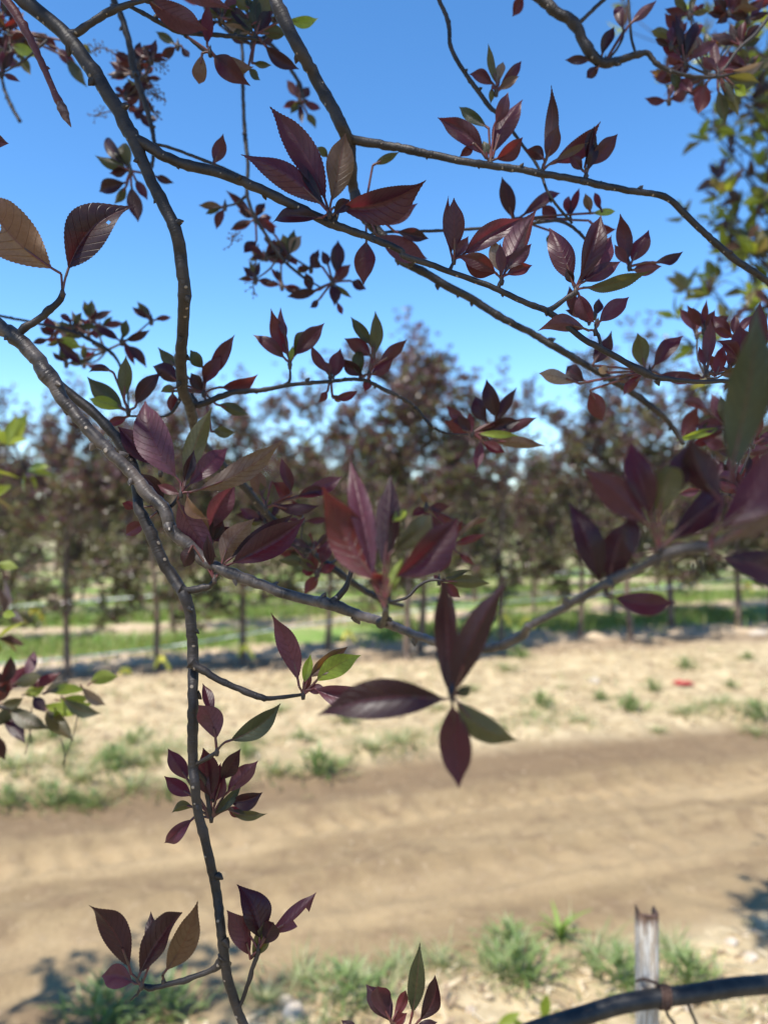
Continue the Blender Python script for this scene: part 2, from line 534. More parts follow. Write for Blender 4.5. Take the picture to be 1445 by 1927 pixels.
# straw and chips lying on the banks
def scatter_straw():
    mb = MB()
    tones = [(.62, .52, .36), (.52, .42, .28), (.70, .62, .46), (.40, .30, .19), (.30, .22, .15)]
    for k in range(9000):
        far = random.random() < .72
        v = random.uniform(4.65, 7.6) if far else random.uniform(1.4, 2.5)
        u = random.uniform(-3.6, 6.0) if far else random.uniform(-1.8, 3.0)
        x, y = uv2xy(u, v)
        if abs(x) > .62 * y + .4: continue
        e0, e1 = road_edges(u)
        if e0 - .02 < v < e1 + .02 and random.random() < .97: continue
        z = hgt(x, y) + random.uniform(.002, .012)
        a = random.uniform(0, PI); L = random.uniform(.015, .075); w = random.uniform(.0015, .006)
        dx, dy = math.cos(a) * L / 2, math.sin(a) * L / 2
        nx, ny = -math.sin(a) * w, math.cos(a) * w
        tilt = random.uniform(-.2, .35) * L
        i = len(mb.v)
        mb.v += [(x - dx - nx, y - dy - ny, z), (x - dx + nx, y - dy + ny, z + w * .5), (x + dx + nx, y + dy + ny, z + tilt + w * .5), (x + dx - nx, y + dy - ny, z + tilt)]
        mb.face((i, i + 1, i + 2, i + 3), [(0, 0)] * 4, 0, random.choice(tones))
    tag(mb.build('straw', [GRASS], smooth=False), 'pale straw and wood chips scattered over the dry banks', 'straw', kind='stuff')
    mb = MB()
    tones = [(.33, .245, .15), (.40, .31, .195), (.27, .19, .12), (.46, .365, .24)]
    for k in range(2800):
        v = random.uniform(4.6, 7.9) if random.random() < .6 else random.uniform(1.4, 4.6)
        u = random.uniform(-3.6, 6.0)
        x, y = uv2xy(u, v)
        if abs(x) > .62 * y + .3: continue
        e0, e1 = road_edges(u)
        onr = e0 < v < e1
        if onr and random.random() < .6: continue
        r = (random.uniform(.003, .011) if onr else random.choice((1, 1, 1, 1.6)) * random.uniform(.004, .017))
        z = hgt(x, y) + r * .3
        i = len(mb.v)
        for dx, dy, dz in ((1, 0, 0), (0, 1, 0), (-1, 0, 0), (0, -1, 0), (0, 0, .8), (0, 0, -.6)):
            mb.v.append((x + r * (dx + random.uniform(-.4, .4)), y + r * (dy + random.uniform(-.4, .4)), z + r * (dz + random.uniform(-.2, .2))))
        t = random.choice(tones)
        for a, b in ((0, 1), (1, 2), (2, 3), (3, 0)):
            mb.face((i + a, i + b, i + 4), [(0, 0)] * 3, 0, t)
            mb.face((i + b, i + a, i + 5), [(0, 0)] * 3, 0, t)
    tag(mb.build('soil_clods', [simple_tint], smooth=True), 'crumbly brown soil clods lying on road and banks', 'soil clods', kind='stuff')
simple_tint, _nt, _out = newmat('clod')
_N = NT(_nt)
_at = _N.n('ShaderNodeAttribute'); _at.attribute_name = 'tint'
_pr = _N.n('ShaderNodeBsdfPrincipled'); _pr.inputs['Roughness'].default_value = .95; _pr.inputs['Specular IOR Level'].default_value = .1
_N.l(_at.outputs['Color'], _pr.inputs['Base Color']); _N.l(_pr.outputs[0], _out.inputs[0])
scatter_straw()

def blade(mb, p, ang, lean, L, w, c, seg=3):
    d = Vector((math.cos(ang), math.sin(ang), 0)); s = Vector((-math.sin(ang), math.cos(ang), 0))
    b = len(mb.v)
    for k in range(seg + 1):
        t = k / seg
        q = p + d * (lean * L * t * t) + Vector((0, 0, L * t * (1 - .35 * lean * t)))
        ww = w * (1 - t) ** .7 * .5 + w * .05
        mb.v += [tuple(q - s * ww), tuple(q + s * ww)]
    for k in range(seg):
        a = b + 2 * k
        mb.face((a, a + 1, a + 3, a + 2), [(0, 0)] * 4, 0, c)

def grass_strips():
    mb = MB()
    g = [(.16, .27, .055), (.21, .32, .075), (.26, .30, .11), (.13, .22, .05), (.31, .30, .14)]
    n = 0
    while n < 34000:
        row = random.choice((0, 0, 1, 1, 2, 3))
        v = 8.75 + 2.3 * row + random.gauss(.78, .42)
        u = random.uniform(-5, 14)
        x, y = uv2xy(u, v)
        if abs(x) > .56 * y + .5: continue
        if noise.noise(Vector((x * .55, y * .55, 4))) < -.16 + .16 * (x > 3): continue
        n += 1
        blade(mb, Vector((x, y, hgt(x, y) if v < 40 else 0)), random.uniform(0, 2 * PI), random.uniform(.2, .9), random.uniform(.08, .22), random.uniform(.008, .018), random.choice(g), 2)
    tag(mb.build('grass', [GRASS], smooth=False), 'green grass growing in strips under the far tree rows', 'grass', kind='stuff')
grass_strips()
def bank_grass():
    mb = MB()
    g = [(.20, .26, .11), (.25, .30, .14), (.16, .21, .08), (.34, .35, .19), (.50, .42, .26), (.42, .34, .2)]
    n = 0
    while n < 700:
        v = random.choice((random.gauss(4.85, .22), random.uniform(4.7, 6.8), random.gauss(2.2, .18), random.uniform(1.7, 2.4)))
        u = random.uniform(-3.4, 5.8)
        x, y = uv2xy(u, v)
        if y < 1.6 or abs(x) > .6 * y + .3: continue
        e0, e1 = road_edges(u)
        if e0 - .03 < v < e1 + .03: continue
        if noise.noise(Vector((x * 1.3, y * 1.3, 7))) < -.02: continue
        n += 1
        for q in range(random.randint(3, 12)):
            px_, py_ = x + random.gauss(0, .035), y + random.gauss(0, .035)
            blade(mb, Vector((px_, py_, hgt(px_, py_) - .005)), random.uniform(0, 6.28), random.uniform(.3, 1.4), random.uniform(.03, .10), random.uniform(.003, .009), random.choice(g), 2)
    tag(mb.build('sparse_grass', [GRASS], smooth=False), 'sparse grass and dry stalks growing over both banks of the road', 'grass', kind='stuff')
bank_grass()

# ------------------------------------------------------------------ weeds on the banks: one of a kind, then copies
def weed_mesh(name, kind):
    mb = MB()
    if kind == 'fine':      # low feathery grey-green tuft
        for k in range(110):
            a = random.uniform(0, 2 * PI); r = abs(random.gauss(0, .095))
            g = random.choice([(.22, .27, .12), (.27, .31, .15), (.17, .22, .085), (.36, .36, .20)])
            blade(mb, Vector((r * math.cos(a), r * math.sin(a), -.01)), a + random.uniform(-.6, .6), random.uniform(.3, 1.5), random.uniform(.05, .14), random.uniform(.005, .011), g)
    elif kind == 'bushy':
        for k in range(130):
            a = random.uniform(0, 2 * PI); r = abs(random.gauss(0, .09)); z = random.uniform(0, .13) * math.exp(-(r / .12) ** 2)
            g = random.choice([(.17, .25, .085), (.22, .29, .11), (.13, .19, .06), (.30, .33, .17)])
            blade(mb, Vector((r * math.cos(a), r * math.sin(a), z - .01)), a + random.uniform(-.9, .9), random.uniform(.4, 1.6), random.uniform(.03, .085), random.uniform(.008, .018), g)
    else:                   # broad-leaved rosette
        for k in range(11):
            a = 2 * PI * k / 11 + random.uniform(-.3, .3)
            g = random.choice([(.17, .27, .05), (.22, .32, .07), (.13, .22, .04)])
            blade(mb, Vector((0, 0, -.01)), a, random.uniform(.5, 1.3), random.uniform(.12, .23), random.uniform(.028, .045), g, 5)
    return mb
protos = {}
def weed(kind, px, py, s, label, group=None, flat=1.0):
    d = 1.6 * FPX / (py - CY)
    x = (px - CX) / FPX * d
    for _ in range(3):
        d = (1.6 - hgt(x, d)) * FPX / (py - CY); x = (px - CX) / FPX * d
    if kind not in protos:
        o = weed_mesh('weed', kind).build('weed', [GRASS], smooth=False)
        protos[kind] = o
    else:
        o = protos[kind].copy(); col.objects.link(o)
    o.location = (x, d, hgt(x, d)); o.rotation_euler = (0, 0, random.uniform(0, 6.28)); o.scale = (s, s, s * flat)
    tag(o, label, 'weed', group)
    return o
weed('broad', 1053, 1768, .75, 'bright green broad-bladed weed left of the white rusty stake', 'weeds along the near road edge')
for px, py, s, k, lab in [
    (955, 1790, .8, 'bushy', 'bushy weed left of the broad-bladed weed at the near road edge'),
    (975, 1845, 1.0, 'bushy', 'largest pale green weed mound at the near verge, below the broad-bladed weed'),
    (935, 1835, .8, 'fine', 'feathery weed at the left side of the largest weed mound'),
    (1120, 1800, .8, 'fine', 'fine grassy weed right beside the broad-bladed weed'),
    (1165, 1855, .9, 'bushy', 'weed at the left foot of the white rusty stake'),
    (1265, 1800, .8, 'fine', 'pale weed standing just right of the white rusty stake'),
    (1295, 1850, .8, 'bushy', 'weed right of the stake above the black hose'),
    (570, 1850, .75, 'fine', 'small pale weed near the bottom, right of the long dark stem'),
    (660, 1890, .9, 'bushy', 'weed beside the white stones at the bottom'),
    (680, 1850, .6, 'fine', 'thin upright weed behind the white stones'),
    (745, 1830, .7, 'fine', 'small weed behind the lowest leaf cluster'),
    (825, 1820, .7, 'fine', 'small pale weed right of the lowest leaf cluster'),
    (500, 1885, .7, 'fine', 'short weed low beside the long dark stem'),
    (190, 1925, 1.0, 'bushy', 'green weed in the shade at the bottom left corner'),
    (320, 1915, .9, 'bushy', 'green weed at the bottom between shade patches and the dark stem'),
    ]:
    weed(k, px, py, s, lab, 'weeds along the near road edge')
for px, py, s, k, lab in [
    (100, 1508, .9, 'bushy', 'round grey-green weed at the far road edge, second from the left frame'),
    (30, 1450, 1.3, 'fine', 'wide weed patch at the left frame on the far bank'),
    (20, 1490, .8, 'bushy', 'yellowish weed at the left frame by the far road edge'),
    (150, 1465, .9, 'fine', 'weed directly below the hanging leafy branch on the left'),
    (215, 1450, 1.1, 'bushy', 'weed on the far bank left of the long dark stem'),
    (245, 1480, 1.0, 'fine', 'feathery weed at the road edge left of the long dark stem'),
    (180, 1490, .7, 'bushy', 'small weed at the far road edge below the left bank'),
    (320, 1490, .9, 'fine', 'weed on the bank just left of the dark stem and lower leaf cluster'),
    (300, 1420, 1.2, 'fine', 'weed high on the bank left of the long dark stem'),
    (460, 1400, 1.0, 'fine', 'weed right of the long dark stem behind the folded leaves'),
    (600, 1450, 1.2, 'bushy', 'bushiest weed on the far bank under the blurred drooping leaf'),
    (515, 1440, 1.0, 'fine', 'low weed between dark stem and the bushiest bank weed'),
    (700, 1410, 1.1, 'fine', 'weed on the bank left of the drooping blurred leaf'),
    (755, 1400, 1.0, 'fine', 'weed patch close beside the drooping blurred leaf'),
    (1015, 1330, 1.0, 'bushy', 'upright weed right of the blurred leaf cluster on the bank'),
    (1000, 1350, .9, 'fine', 'weed under the greyish blurred leaf on the bank'),
    (1185, 1340, 1.1, 'bushy', 'round green weed below the red scrap, middle of the right bank'),
    (1130, 1305, .7, 'bushy', 'small bright green weed beside the pale stone'),
    (1290, 1258, .8, 'bushy', 'small green weed above the red scrap'),
    (1290, 1345, 1.0, 'fine', 'spreading weed low on the right bank'),
    (1350, 1330, 1.2, 'fine', 'wide spiky weed on the right bank below the red scrap'),
    (1425, 1345, 1.1, 'bushy', 'weed at the right frame on the far bank'),
    (1420, 1360, .8, 'fine', 'weed at the right frame right above the road'),
    (975, 1245, 1.1, 'bushy', 'green weed below the bend of the blurred branch'),
    (950, 1260, .9, 'fine', 'weed patch right of the blurred upright leaves'),
    ]:
    weed(k, px, py, s, lab, 'weeds on the far bank')
for px, py in [(40,1370),(90,1390),(140,1400),(70,1470),(190,1430),(240,1400),(260,1440),(280,1390),(130,1490),(340,1470),(420,1480),(470,1430),(640,1420),(60,1400),(120,1420),(400,1330),(520,1340),(640,1360),(820,1330),(900,1290),(1060,1290),(1100,1360),(1220,1300),(1380,1290),(1400,1240),(1240,1370),(680,1300),(440,1450),(560,1395)]:
    weed(random.choice(('fine', 'bushy')), px + random.uniform(-12, 12), py, random.uniform(.5, .8), 'small sparse weed on the straw-covered bank beyond the road', 'tiny weeds on the far bank')

# a taller shoot with yellow-green leaves at the lower edge
# ------------------------------------------------------------------ leaf builder
def leaf_profile(x):
    f = math.sin(PI * min(1, x ** .94)) ** .92
    return f * (1 - .42 * sstep(.70, 1.0, x)) * 1.02

def leaf(mb, P0, P1, W, kind, fold=.45, roll=0.0, droop=0.0, side=1, k=0.0, pet=.12, seg=22, cross=2, hole=None, bite=None, teeth=True, wav=.02, prad=.0007, phase=None, twist=0.0, curl=0.0):
    ax = P1 - P0
    L = ax.length
    ax = ax / L
    mid = (P0 + P1) / 2
    toc = (EYE - mid).normalized()
    s = ax.cross(toc)
    s = s.normalized() if s.length > 1e-4 else ax.orthogonal().normalized()
    n = s.cross(ax).normalized()
    if n.dot(toc) < 0: n = -n; s = -s
    # upper face towards (side=1) or away from (side=-1) the viewer
    rot = Matrix.Rotation(roll, 3, ax)
    s = rot @ s; n = rot @ n
    if side < 0: n = -n
    ph = random.uniform(0, 6.28) if phase is None else phase
    kx = LK.index(kind)
    nx = 2 * cross + 1
    b = len(mb.v)
    rows = []
    for i in range(seg + 1):
        x = i / seg
        t = pet + (1 - pet) * x
        arch = 4 * t * (1 - t)
        c = P0 + ax * (L * t) + n * (droop * L * arch + curl * L * max(0, t - .45) ** 2 * 2) + s * (k * L * arch)
        w = W * .5 * leaf_profile(x)
        tr_ = Matrix.Rotation(twist * (x - .4), 3, ax); s_ = tr_ @ s; n_ = tr_ @ n
        if i == 0: w = W * .02
        if i == seg: w = W * .006
        row = []
        for j in range(-cross, cross + 1):
            y = j / cross
            ww = w
            if teeth and abs(j) == cross and 0 < i < seg:
                ww += L * (.0042 if i % 2 else -.0028)
            fo = fold * (1 - .35 * abs(y))
            off = s_ * (ww * y * math.cos(fo)) + n_ * (ww * abs(y) * math.sin(fo))
            off += n_ * (wav * L * math.sin(x * 9 + ph + (1.7 if j > 0 else 0)) * abs(y) ** 2 * min(1, 4 * x * (1 - x) + .1))
            row.append(len(mb.v))
            mb.v.append(tuple(c + off))
        rows.append(row)
    for i in range(seg):
        for j in range(nx - 1):
            x = (i + .5) / seg; y = (j + .5) / (nx - 1) * 2 - 1
            if hole and ((x - hole[0]) / hole[2]) ** 2 + ((y - hole[1]) / hole[3]) ** 2 < 1 + .45 * noise.noise(V((x * 25, y * 9, 3))): continue
            if bite and x > bite[0] and x < bite[1] and y * bite[2] > bite[3]: continue
            a, b2, c2, d2 = rows[i][j], rows[i][j + 1], rows[i + 1][j + 1], rows[i + 1][j]
            u0, u1 = j / (nx - 1), (j + 1) / (nx - 1)
            v0, v1 = i / seg, (i + 1) / seg
            q = (a, b2, c2, d2); uvq = [(u0, v0), (u1, v0), (u1, v1), (u0, v1)]
            # keep the face normal on the upper side n
            va, vb, vd = Vector(mb.v[a]), Vector(mb.v[b2]), Vector(mb.v[d2])
            if (vb - va).cross(vd - va).dot(n) < 0:
                q = q[::-1]; uvq = uvq[::-1]
            mb.face(q, uvq, kx)
    # stalk
    pts = []
    for t in (0, pet * .5, pet, pet + .25 * (1 - pet)):
        arch = 4 * t * (1 - t)
        pts.append((P0 + ax * (L * t) + n * (droop * L * arch - prad * .8) + s * (k * L * arch), prad * (1.15 - t)))
    tube(mb, pts, step=L * .06, sides=5, rough=0, mi=STK, cap=False)

# ------------------------------------------------------------------ the foreground tree
TR = Vector((-.66, .34, 0))
tree = empty('purple_leaf_tree', TR, 'purple-leaved tree with dark speckled branches filling the foreground', 'tree')

def parse(seq):
    pts = []
    reg, w, d = 'O', 20, .5
    for it in seq:
        if isinstance(it, str): reg = it; continue
        if isinstance(it, Vector): pts.append((it, w)); continue
        if isinstance(it[0], Vector): pts.append((it[0], it[1])); continue
        x, y = it[0], it[1]
        if len(it) > 2 and it[2]: w = it[2]
        if len(it) > 3: d = it[3]
        px, py = Z(reg, x, y)
        k = 1.0 if reg == 'O' else ZS
        pts.append((P(px, py, d), w / k / 2 / FPX * d))
    return pts

def gnarl(pts, step):
    d = catmull(pts, step); out = []
    for i, (p, r) in enumerate(d):
        k = p * (.22 / max(r, .0008))
        f = min(1, i / 6, (len(d) - 1 - i) / 6)
        out.append((p + Vector((noise.noise(k), noise.noise(k + Vector((9, 0, 0))), noise.noise(k + Vector((0, 9, 0))))) * (r * .20 * f), r * .82))
    return out

def branch(name, seq, mat=None, sides=16, rough=.075, step=.0028, node=.06, label=None, collar=False):
    mb = MB()
    pq = parse(seq)
    if collar: pq = [(pq[0][0], pq[0][1] * 1.5), (pq[0][0].lerp(pq[1][0], .25), pq[0][1] * 1.12)] + pq[1:]
    tube(mb, gnarl(pq, step), step=0, sides=sides, rough=rough, node_every=node)
    dn = gnarl(parse(seq), step)
    i = 6
    while i < len(dn) - 4:
        i += random.randint(5, 16)
        if i >= len(dn) - 4: break
        p, r = dn[i]
        t = (dn[i + 1][0] - dn[i - 1][0]).normalized()
        o_ = Matrix.Rotation(random.uniform(0, 6.28), 3, t) @ t.orthogonal().normalized()
        bl = random.uniform(.0012, .0030) * (1.4 if r > .003 else 1)
        tip = (o_ + t * random.uniform(.2, 1.0)).normalized()
        q = p + o_ * r * .75
        tube(mb, [(q, bl * .75), (q + tip * bl * .7, bl * .62), (q + tip * bl * 1.5, bl * .12)], step=0, sides=6, rough=.2, cap=False)
    o = mb.build(name, [mat or BARK], tree)
    if label: o['label'] = label
    return o
V = Vector
# trunk, standing just outside the picture on the left
mb = MB()
tube(mb, [(V((-.66, .34, -.05)), .036), (V((-.655, .34, .1)), .029), (V((-.67, .35, .8)), .025), (V((-.64, .33, 1.5)), .023), (V((-.66, .35, 2.2)), .020), (V((-.63, .36, 2.9)), .014), (V((-.6, .33, 3.7)), .006)], step=.02, sides=16, rough=.05, node_every=.14)
mb.build('trunk', [BARK], tree)
# main hanging limb from the upper left, to its fork
branch('branch', [(V((-.655, .35, 2.12)), .0095), (V((-.45, .43, 2.13)), .0085), 'A', (20, -110, 96, .5), (121, -10, 96), (350, 180, 94), (470, 330, 97), (590, 510, 93), (690, 690, 96), (735, 775, 92),
                  (775, 870, 80), (830, 1000, 76), (895, 1120, 82), (965, 1270, 84), (985, 1390, 82, .505), 'D', (990, 60, 84), (1005, 200, 80, .51), (995, 400, 76, .53), (985, 600, 75, .56), (1000, 740, 74, .585), (1040, 840, 66, .62), (1060, 950, 60, .66), (1110, 1030, 55, .68), (1170, 1100, 48, .70), (1300, 1230, 52, .72), (1420, 1370, 50, .74),
                  'H', (170, 130, 48, .76), (260, 200, 46, .78), (360, 270), (470, 350, 44), (600, 440, 42, .8), (690, 485, 38), (800, 520, 26, .82)], label='long limb that hangs from the upper left and turns to the lower middle')
# sharp side limb running to the right
branch('branch', ['A', (700, 740, 66, .5), (760, 768, 74), (830, 812, 74), (900, 852, 70), (1000, 890, 68), (1130, 922, 68), (1280, 970, 68), (1440, 1038, 62), 'B', (200, 1110, 62), (300, 1160, 58), (390, 1205, 66), (500, 1248, 50), (640, 1300, 46), (800, 1370, 42),
                  'E', (800, 0, 40), (950, 50), (1050, 88, 38), (1200, 140), (1300, 180), (1440, 245, 40), 'F', (130, 262, 38), (240, 302, 42), (330, 370, 40), (430, 450), (540, 510, 42), (680, 590, 42), (760, 630, 56), (820, 660, 37), (950, 680, 32), (1080, 690, 30), (1200, 685, 28), (1290, 700, 24)], label='slim sharp branch crossing to the right frame edge')
# lower limb from the left edge across the middle, coming towards the viewer on the right
branch('branch', [(V((-.645, .335, 1.86)), .0095), (V((-.42, .42, 1.80)), .009), 'D', (-140, 270, 92, .5), (0, 388, 94), (90, 445, 104), (170, 520, 100), (240, 620, 106), (290, 690, 108), (330, 760, 88), (420, 880, 78), (520, 990, 80), (620, 1090, 76), (720, 1190, 80), (800, 1290, 90), (900, 1390, 82, .495),
                  'G', (930, 105, 86), (1030, 190, 80), (1085, 258, 84), (1200, 320, 70, .49), (1320, 370, 76), (1440, 410, 68), 'H', (150, 450, 70, .48), (300, 490, 70), (420, 512, 82, .465), (540, 560, 66), (680, 605, 62, .44), (800, 650, 58, .42), (950, 705, 54, .395), (1060, 740, 52, .375), (1210, 750, 56, .35), (1290, 750, 60, .34), (1440, 690, 60, .325),
                  'I', (150, 630, 52, .31), (300, 550, 54, .30), (420, 480, 60, .29), (540, 410, 66, .275), (660, 350, 66, .265), (800, 290, 72, .25), (880, 240, 88, .243), (1000, 215, 96, .237), (1120, 200, 84, .23), (1280, 130, 70, .225), (1480, 60, 60, .22)], mat=BARK_SUNLIT, label='lower limb from the left edge with bright sunlit patches, blurring towards the right')
# long thin stem dropping to the bottom edge
branch('branch', ['D', (285, 660, 60, .508), (330, 712, 66, .512), (400, 765, 66, .515), (500, 850, 66), (600, 950, 66), (680, 1060, 70), (735, 1170, 68), (745, 1290, 62), 'G', (765, 10, 72, .51), (800, 80, 74), (845, 175, 76), (890, 285, 74), (950, 380, 80), (1000, 460, 74, .50), (1030, 560, 74), (1045, 680, 70), (1050, 800, 76), (1050, 1000, 68, .49), (1050, 1200, 70), (1050, 1420, 66),
                  'J', (1058, 110, 64, .485), (1075, 280, 62), (1110, 420, 62), (1150, 580, 62), (1180, 740, 65), (1200, 900, 62, .48), (1218, 1060, 64), (1235, 1180, 65), (1275, 1320, 62), (1330, 1460, 58), (1400, 1640, 52), (1440, 1800, 40)], label='long dark speckled stem dropping to the bottom edge')
# centre limb from the top edge
branch('branch', [(V((-.65, .36, 2.55)), .0085), (V((-.35, .48, 2.36)), .008), 'B', (60, -140, 86, .56), (105, -10, 86), (155, 105, 88), (240, 270, 86), (340, 440, 80, .57), (420, 580, 80), (480, 705, 84), (512, 790, 80, .585), (522, 900, 76), (535, 1030, 70, .6), (580, 1150, 74), (640, 1230, 72, .62), (740, 1330, 60), (850, 1425, 54),
                  'E', (780, 25, 54, .635), (900, 85, 54), (1050, 172, 54), (1200, 252, 52, .65), (1320, 330, 50), (1440, 392, 46), 'F', (150, 420, 46, .66), (300, 508, 48), (440, 590, 45, .68), (560, 660, 45), (700, 745, 42, .7), (830, 840, 40), (920, 930, 34, .72), (985, 1030, 26)], label='limb from the top edge that crosses behind to the right')
branch('branch', ['B', (500, 748, 56, .582), (560, 766, 60, .58), (700, 787, 56), (850, 817, 52, .575), (1000, 850, 50), (1150, 880, 48, .57), (1300, 902, 46), (1440, 922, 44), 'C', (200, 942, 46), (400, 975, 44), (550, 1010, 46), (680, 1035, 42), (880, 1070, 40), (960, 1130, 42), (1060, 1230, 42), (1180, 1340, 44), (1290, 1430, 44), (1400, 1500, 42), (1560, 1640, 38, .6)], label='thin branch with a sharp elbow near the right edge')
TW = lambda seq, **k: branch('twig', seq, collar=True, sides=10, step=.0025, node=.011, **k)
TW(['C', (-770, 1290, 16, .64), (-650, 1265, 18, .64), (-440, 1258, 20), (-90, 1240, 20), (190, 1210, 22), (300, 1200, 22), (370, 1228, 22), (440, 1290, 20), (500, 1360, 16)])
TW([(V((-.6, .36, 2.75)), .006), (V((-.1, .55, 2.35)), .004), 'B', (970, -90, 26, .62), (1000, 0, 27), (1050, 120, 30), (1062, 250, 28), (1120, 365, 28), (1200, 480, 30), (1275, 580, 30), (1340, 640, 24), 'C', (30, 680, 22), (110, 790, 20), (180, 885, 20), (215, 960, 20), (240, 1030, 18), (290, 1110, 18), (380, 1215, 16)])
TW([(V((-.6, .36, 2.95)), .008), (V((-.1, .6, 2.6)), .007), 'C', (120, -80, 66, .7), (190, -20, 66), (300, 70, 70), (390, 130, 72), (440, 220, 70), (490, 310, 72), (550, 345, 60), (640, 325, 50), (720, 300, 46), (790, 290, 36), (830, 340, 32), (900, 380, 28), (1000, 410, 25), (1150, 420, 22), (1260, 400, 14)])
TW(['C', (385, 140, 24, .7), (420, 120, 26), (470, 75, 26), (550, 0, 25), (640, -80, 24)])
TW(['C', (725, 300, 16, .7), (700, 200, 18), (690, 60, 18), (680, -40, 16)])
TW(['C', (570, 330, 14, .7), (620, 270, 15), (655, 200, 15), (660, 160, 10)])
TW(['C', (1170, 420, 14, .72), (1230, 340, 18), (1290, 260, 18), (1380, 180, 22), (1470, 60, 24)])
o = branch('twig', ['A', (-60, -120, 54, .5), (10, -30, 58), (80, 60, 60), (140, 160, 56), (200, 280, 46), (250, 390, 42), (290, 490, 42), (318, 545, 52), (330, 565, 40)], mat=BARK_RED, node=.02, label='reddish bare shoot with a pointed grey bud at its end')
mb = MB()
tube(mb, parse(['A', (322, 550, 36, .5), (338, 585, 52), (355, 625, 48), (372, 660, 26), (389, 692, 3)]), step=.002, sides=10, rough=.25)
adopt(mb.build('bud', [BUD], o), o, True)
TW([(V((-.6, .36, 2.65)), .007), (V((-.35, .6, 2.4)), .006), 'A', (590, -90, 45, .72), (620, 0, 45), (660, 90, 40), (700, 220, 42), (725, 350, 46), (752, 450, 40), (790, 560, 36), (822, 680, 30), (840, 780, 28), (828, 900, 22), (800, 980, 14)], label='thin dark twig carrying spent flower sprays, upper left')
TW(['A', (845, 785, 18, .62), (900, 795, 20), (1000, 830, 20), (1130, 880, 22), (1250, 930, 22), (1380, 995, 20), (1500, 1050, 14)])
TW(['A', (385, 190, 50, .5), (440, 168, 50), (500, 122, 46), (590, 70, 52), (640, 45, 42), (690, 28, 40), (750, 12, 25), (850, -10, 22), (950, -60, 16)])
TW(['A', (690, 25, 22, .52), (780, 72, 30, .54), (870, 122, 30, .56), (960, 166, 38, .57), (1050, 182, 30, .59), (1200, 192, 28, .6), (1400, 210, 26, .62), 'B', (60, 200, 22, .64), (130, 150, 14)])
TW(['A', (1010, 190, 16, .58), (1070, 245, 18, .59), (1120, 282, 18, .6), (1160, 285, 12)])
TW(['A', (1310, 195, 18, .8), (1320, 300, 22), (1320, 450, 25), (1325, 600, 24), (1335, 760, 28), (1350, 900, 24), (1345, 1050, 24), (1380, 1170, 24), (1440, 1265, 22), (1530, 1400, 22), (1640, 1500, 20), (1740, 1560, 12)])
TW(['A', (1345, 1060, 18, .8), (1290, 1105, 16), (1230, 1122, 12)])
TW(['A', (1355, 200, 18, .8), (1480, 250, 26), (1560, 350, 28), (1620, 440, 24), (1660, 560, 14)])
TW([(V((-.7, .7, 2.3)), .004), 'A', (0, 60, 14, .9), (8, 300, 16), (15, 440, 20), (60, 570, 25), (112, 662, 24)])
TW([(V((-.65, .36, 1.9)), .004), 'D', (-60, 310, 16, .75), (0, 330, 18), (150, 360, 18, .78), (300, 393, 22), (400, 420, 26), (500, 465, 26), (600, 525, 24), (650, 590, 18), (690, 700, 16), (700, 850, 14)])
TW(['D', (95, 440, 44, .5), (135, 395, 52), (180, 372, 46), (240, 328, 46), (272, 295, 50), (300, 275, 44), (332, 240, 44), (345, 205, 36)])
TW(['G', (985, 425, 50, .5), (1015, 436, 46), (1080, 430, 45), (1110, 420, 50), (1140, 415, 36), (1166, 382, 30)])
TW(['G', (1040, 830, 60, .49), (1065, 852, 56), (1110, 872, 50), (1200, 930, 43), (1300, 970, 42), (1330, 985, 50), (1400, 1012, 42), (1440, 1025, 44), 'H', (60, 1026, 34), (130, 1020, 28), (205, 1010, 26), (262, 1002, 20)])
TW(['J', (1215, 1080, 56, .48), (1200, 1112, 66), (1168, 1142, 42), (1120, 1165, 34), (1050, 1190, 34), (1000, 1210, 44), (950, 1220, 34), (850, 1245, 32), (815, 1250, 44), (775, 1235, 28)])
TW(['J', (790, 1240, 18, .48), (762, 1256, 24), (748, 1285, 16), (735, 1292, 14), (713, 1316, 10)])
TW(['J', (1300, 1350, 26, .48), (1318, 1318, 27), (1345, 1240, 28), (1362, 1190, 34), (1370, 1150, 28), (1395, 1085, 32), (1405, 1045, 26), (1412, 1010, 18)])
TW(['F', (235, 308, 44, .5), (260, 297, 42), (310, 262, 32), (350, 232, 30), (372, 222, 40), (398, 195, 22)])
TW(['F', (535, 505, 22, .5), (532, 480, 22), (522, 435, 22), (505, 410, 18)], label=None)
TW(['E', (1040, 90, 30, .5), (1062, 75, 26), (1072, 50, 20), (1085, 20, 18), (1085, -10, 14)])
TW(['E', (1320, 185, 24, .5), (1328, 158, 28), (1342, 130, 20)])
TW(['H', (425, 505, 60, .465), (445, 478, 46), (490, 425, 40), (508, 385, 34), (520, 345, 34), (535, 310, 24)])
TW(['H', (685, 615, 50, .43), (703, 600, 48, .415), (710, 545, 40, .37), (708, 490, 38, .33)])
TW(['H', (1065, 745, 34, .372), (1072, 860, 40, .33), (1072, 960, 44, .28), (1070, 1015, 46, .265)])
TW(['H', (735, 500, 14, .55), (780, 490, 18), (835, 468, 20), (890, 410, 22), (960, 380, 18), (1030, 385, 12)])
TW(['E', (165, 708, 26, .62), (185, 690, 22), (192, 655, 18), (188, 600, 14)])
TW(['B', (385, 1215, 50, .5), (398, 1185, 44), (406, 1150, 34)])
TW(['D', (860, 1395, 34, .5), (900, 1385, 34), (940, 1360, 26), (985, 1300, 26)])
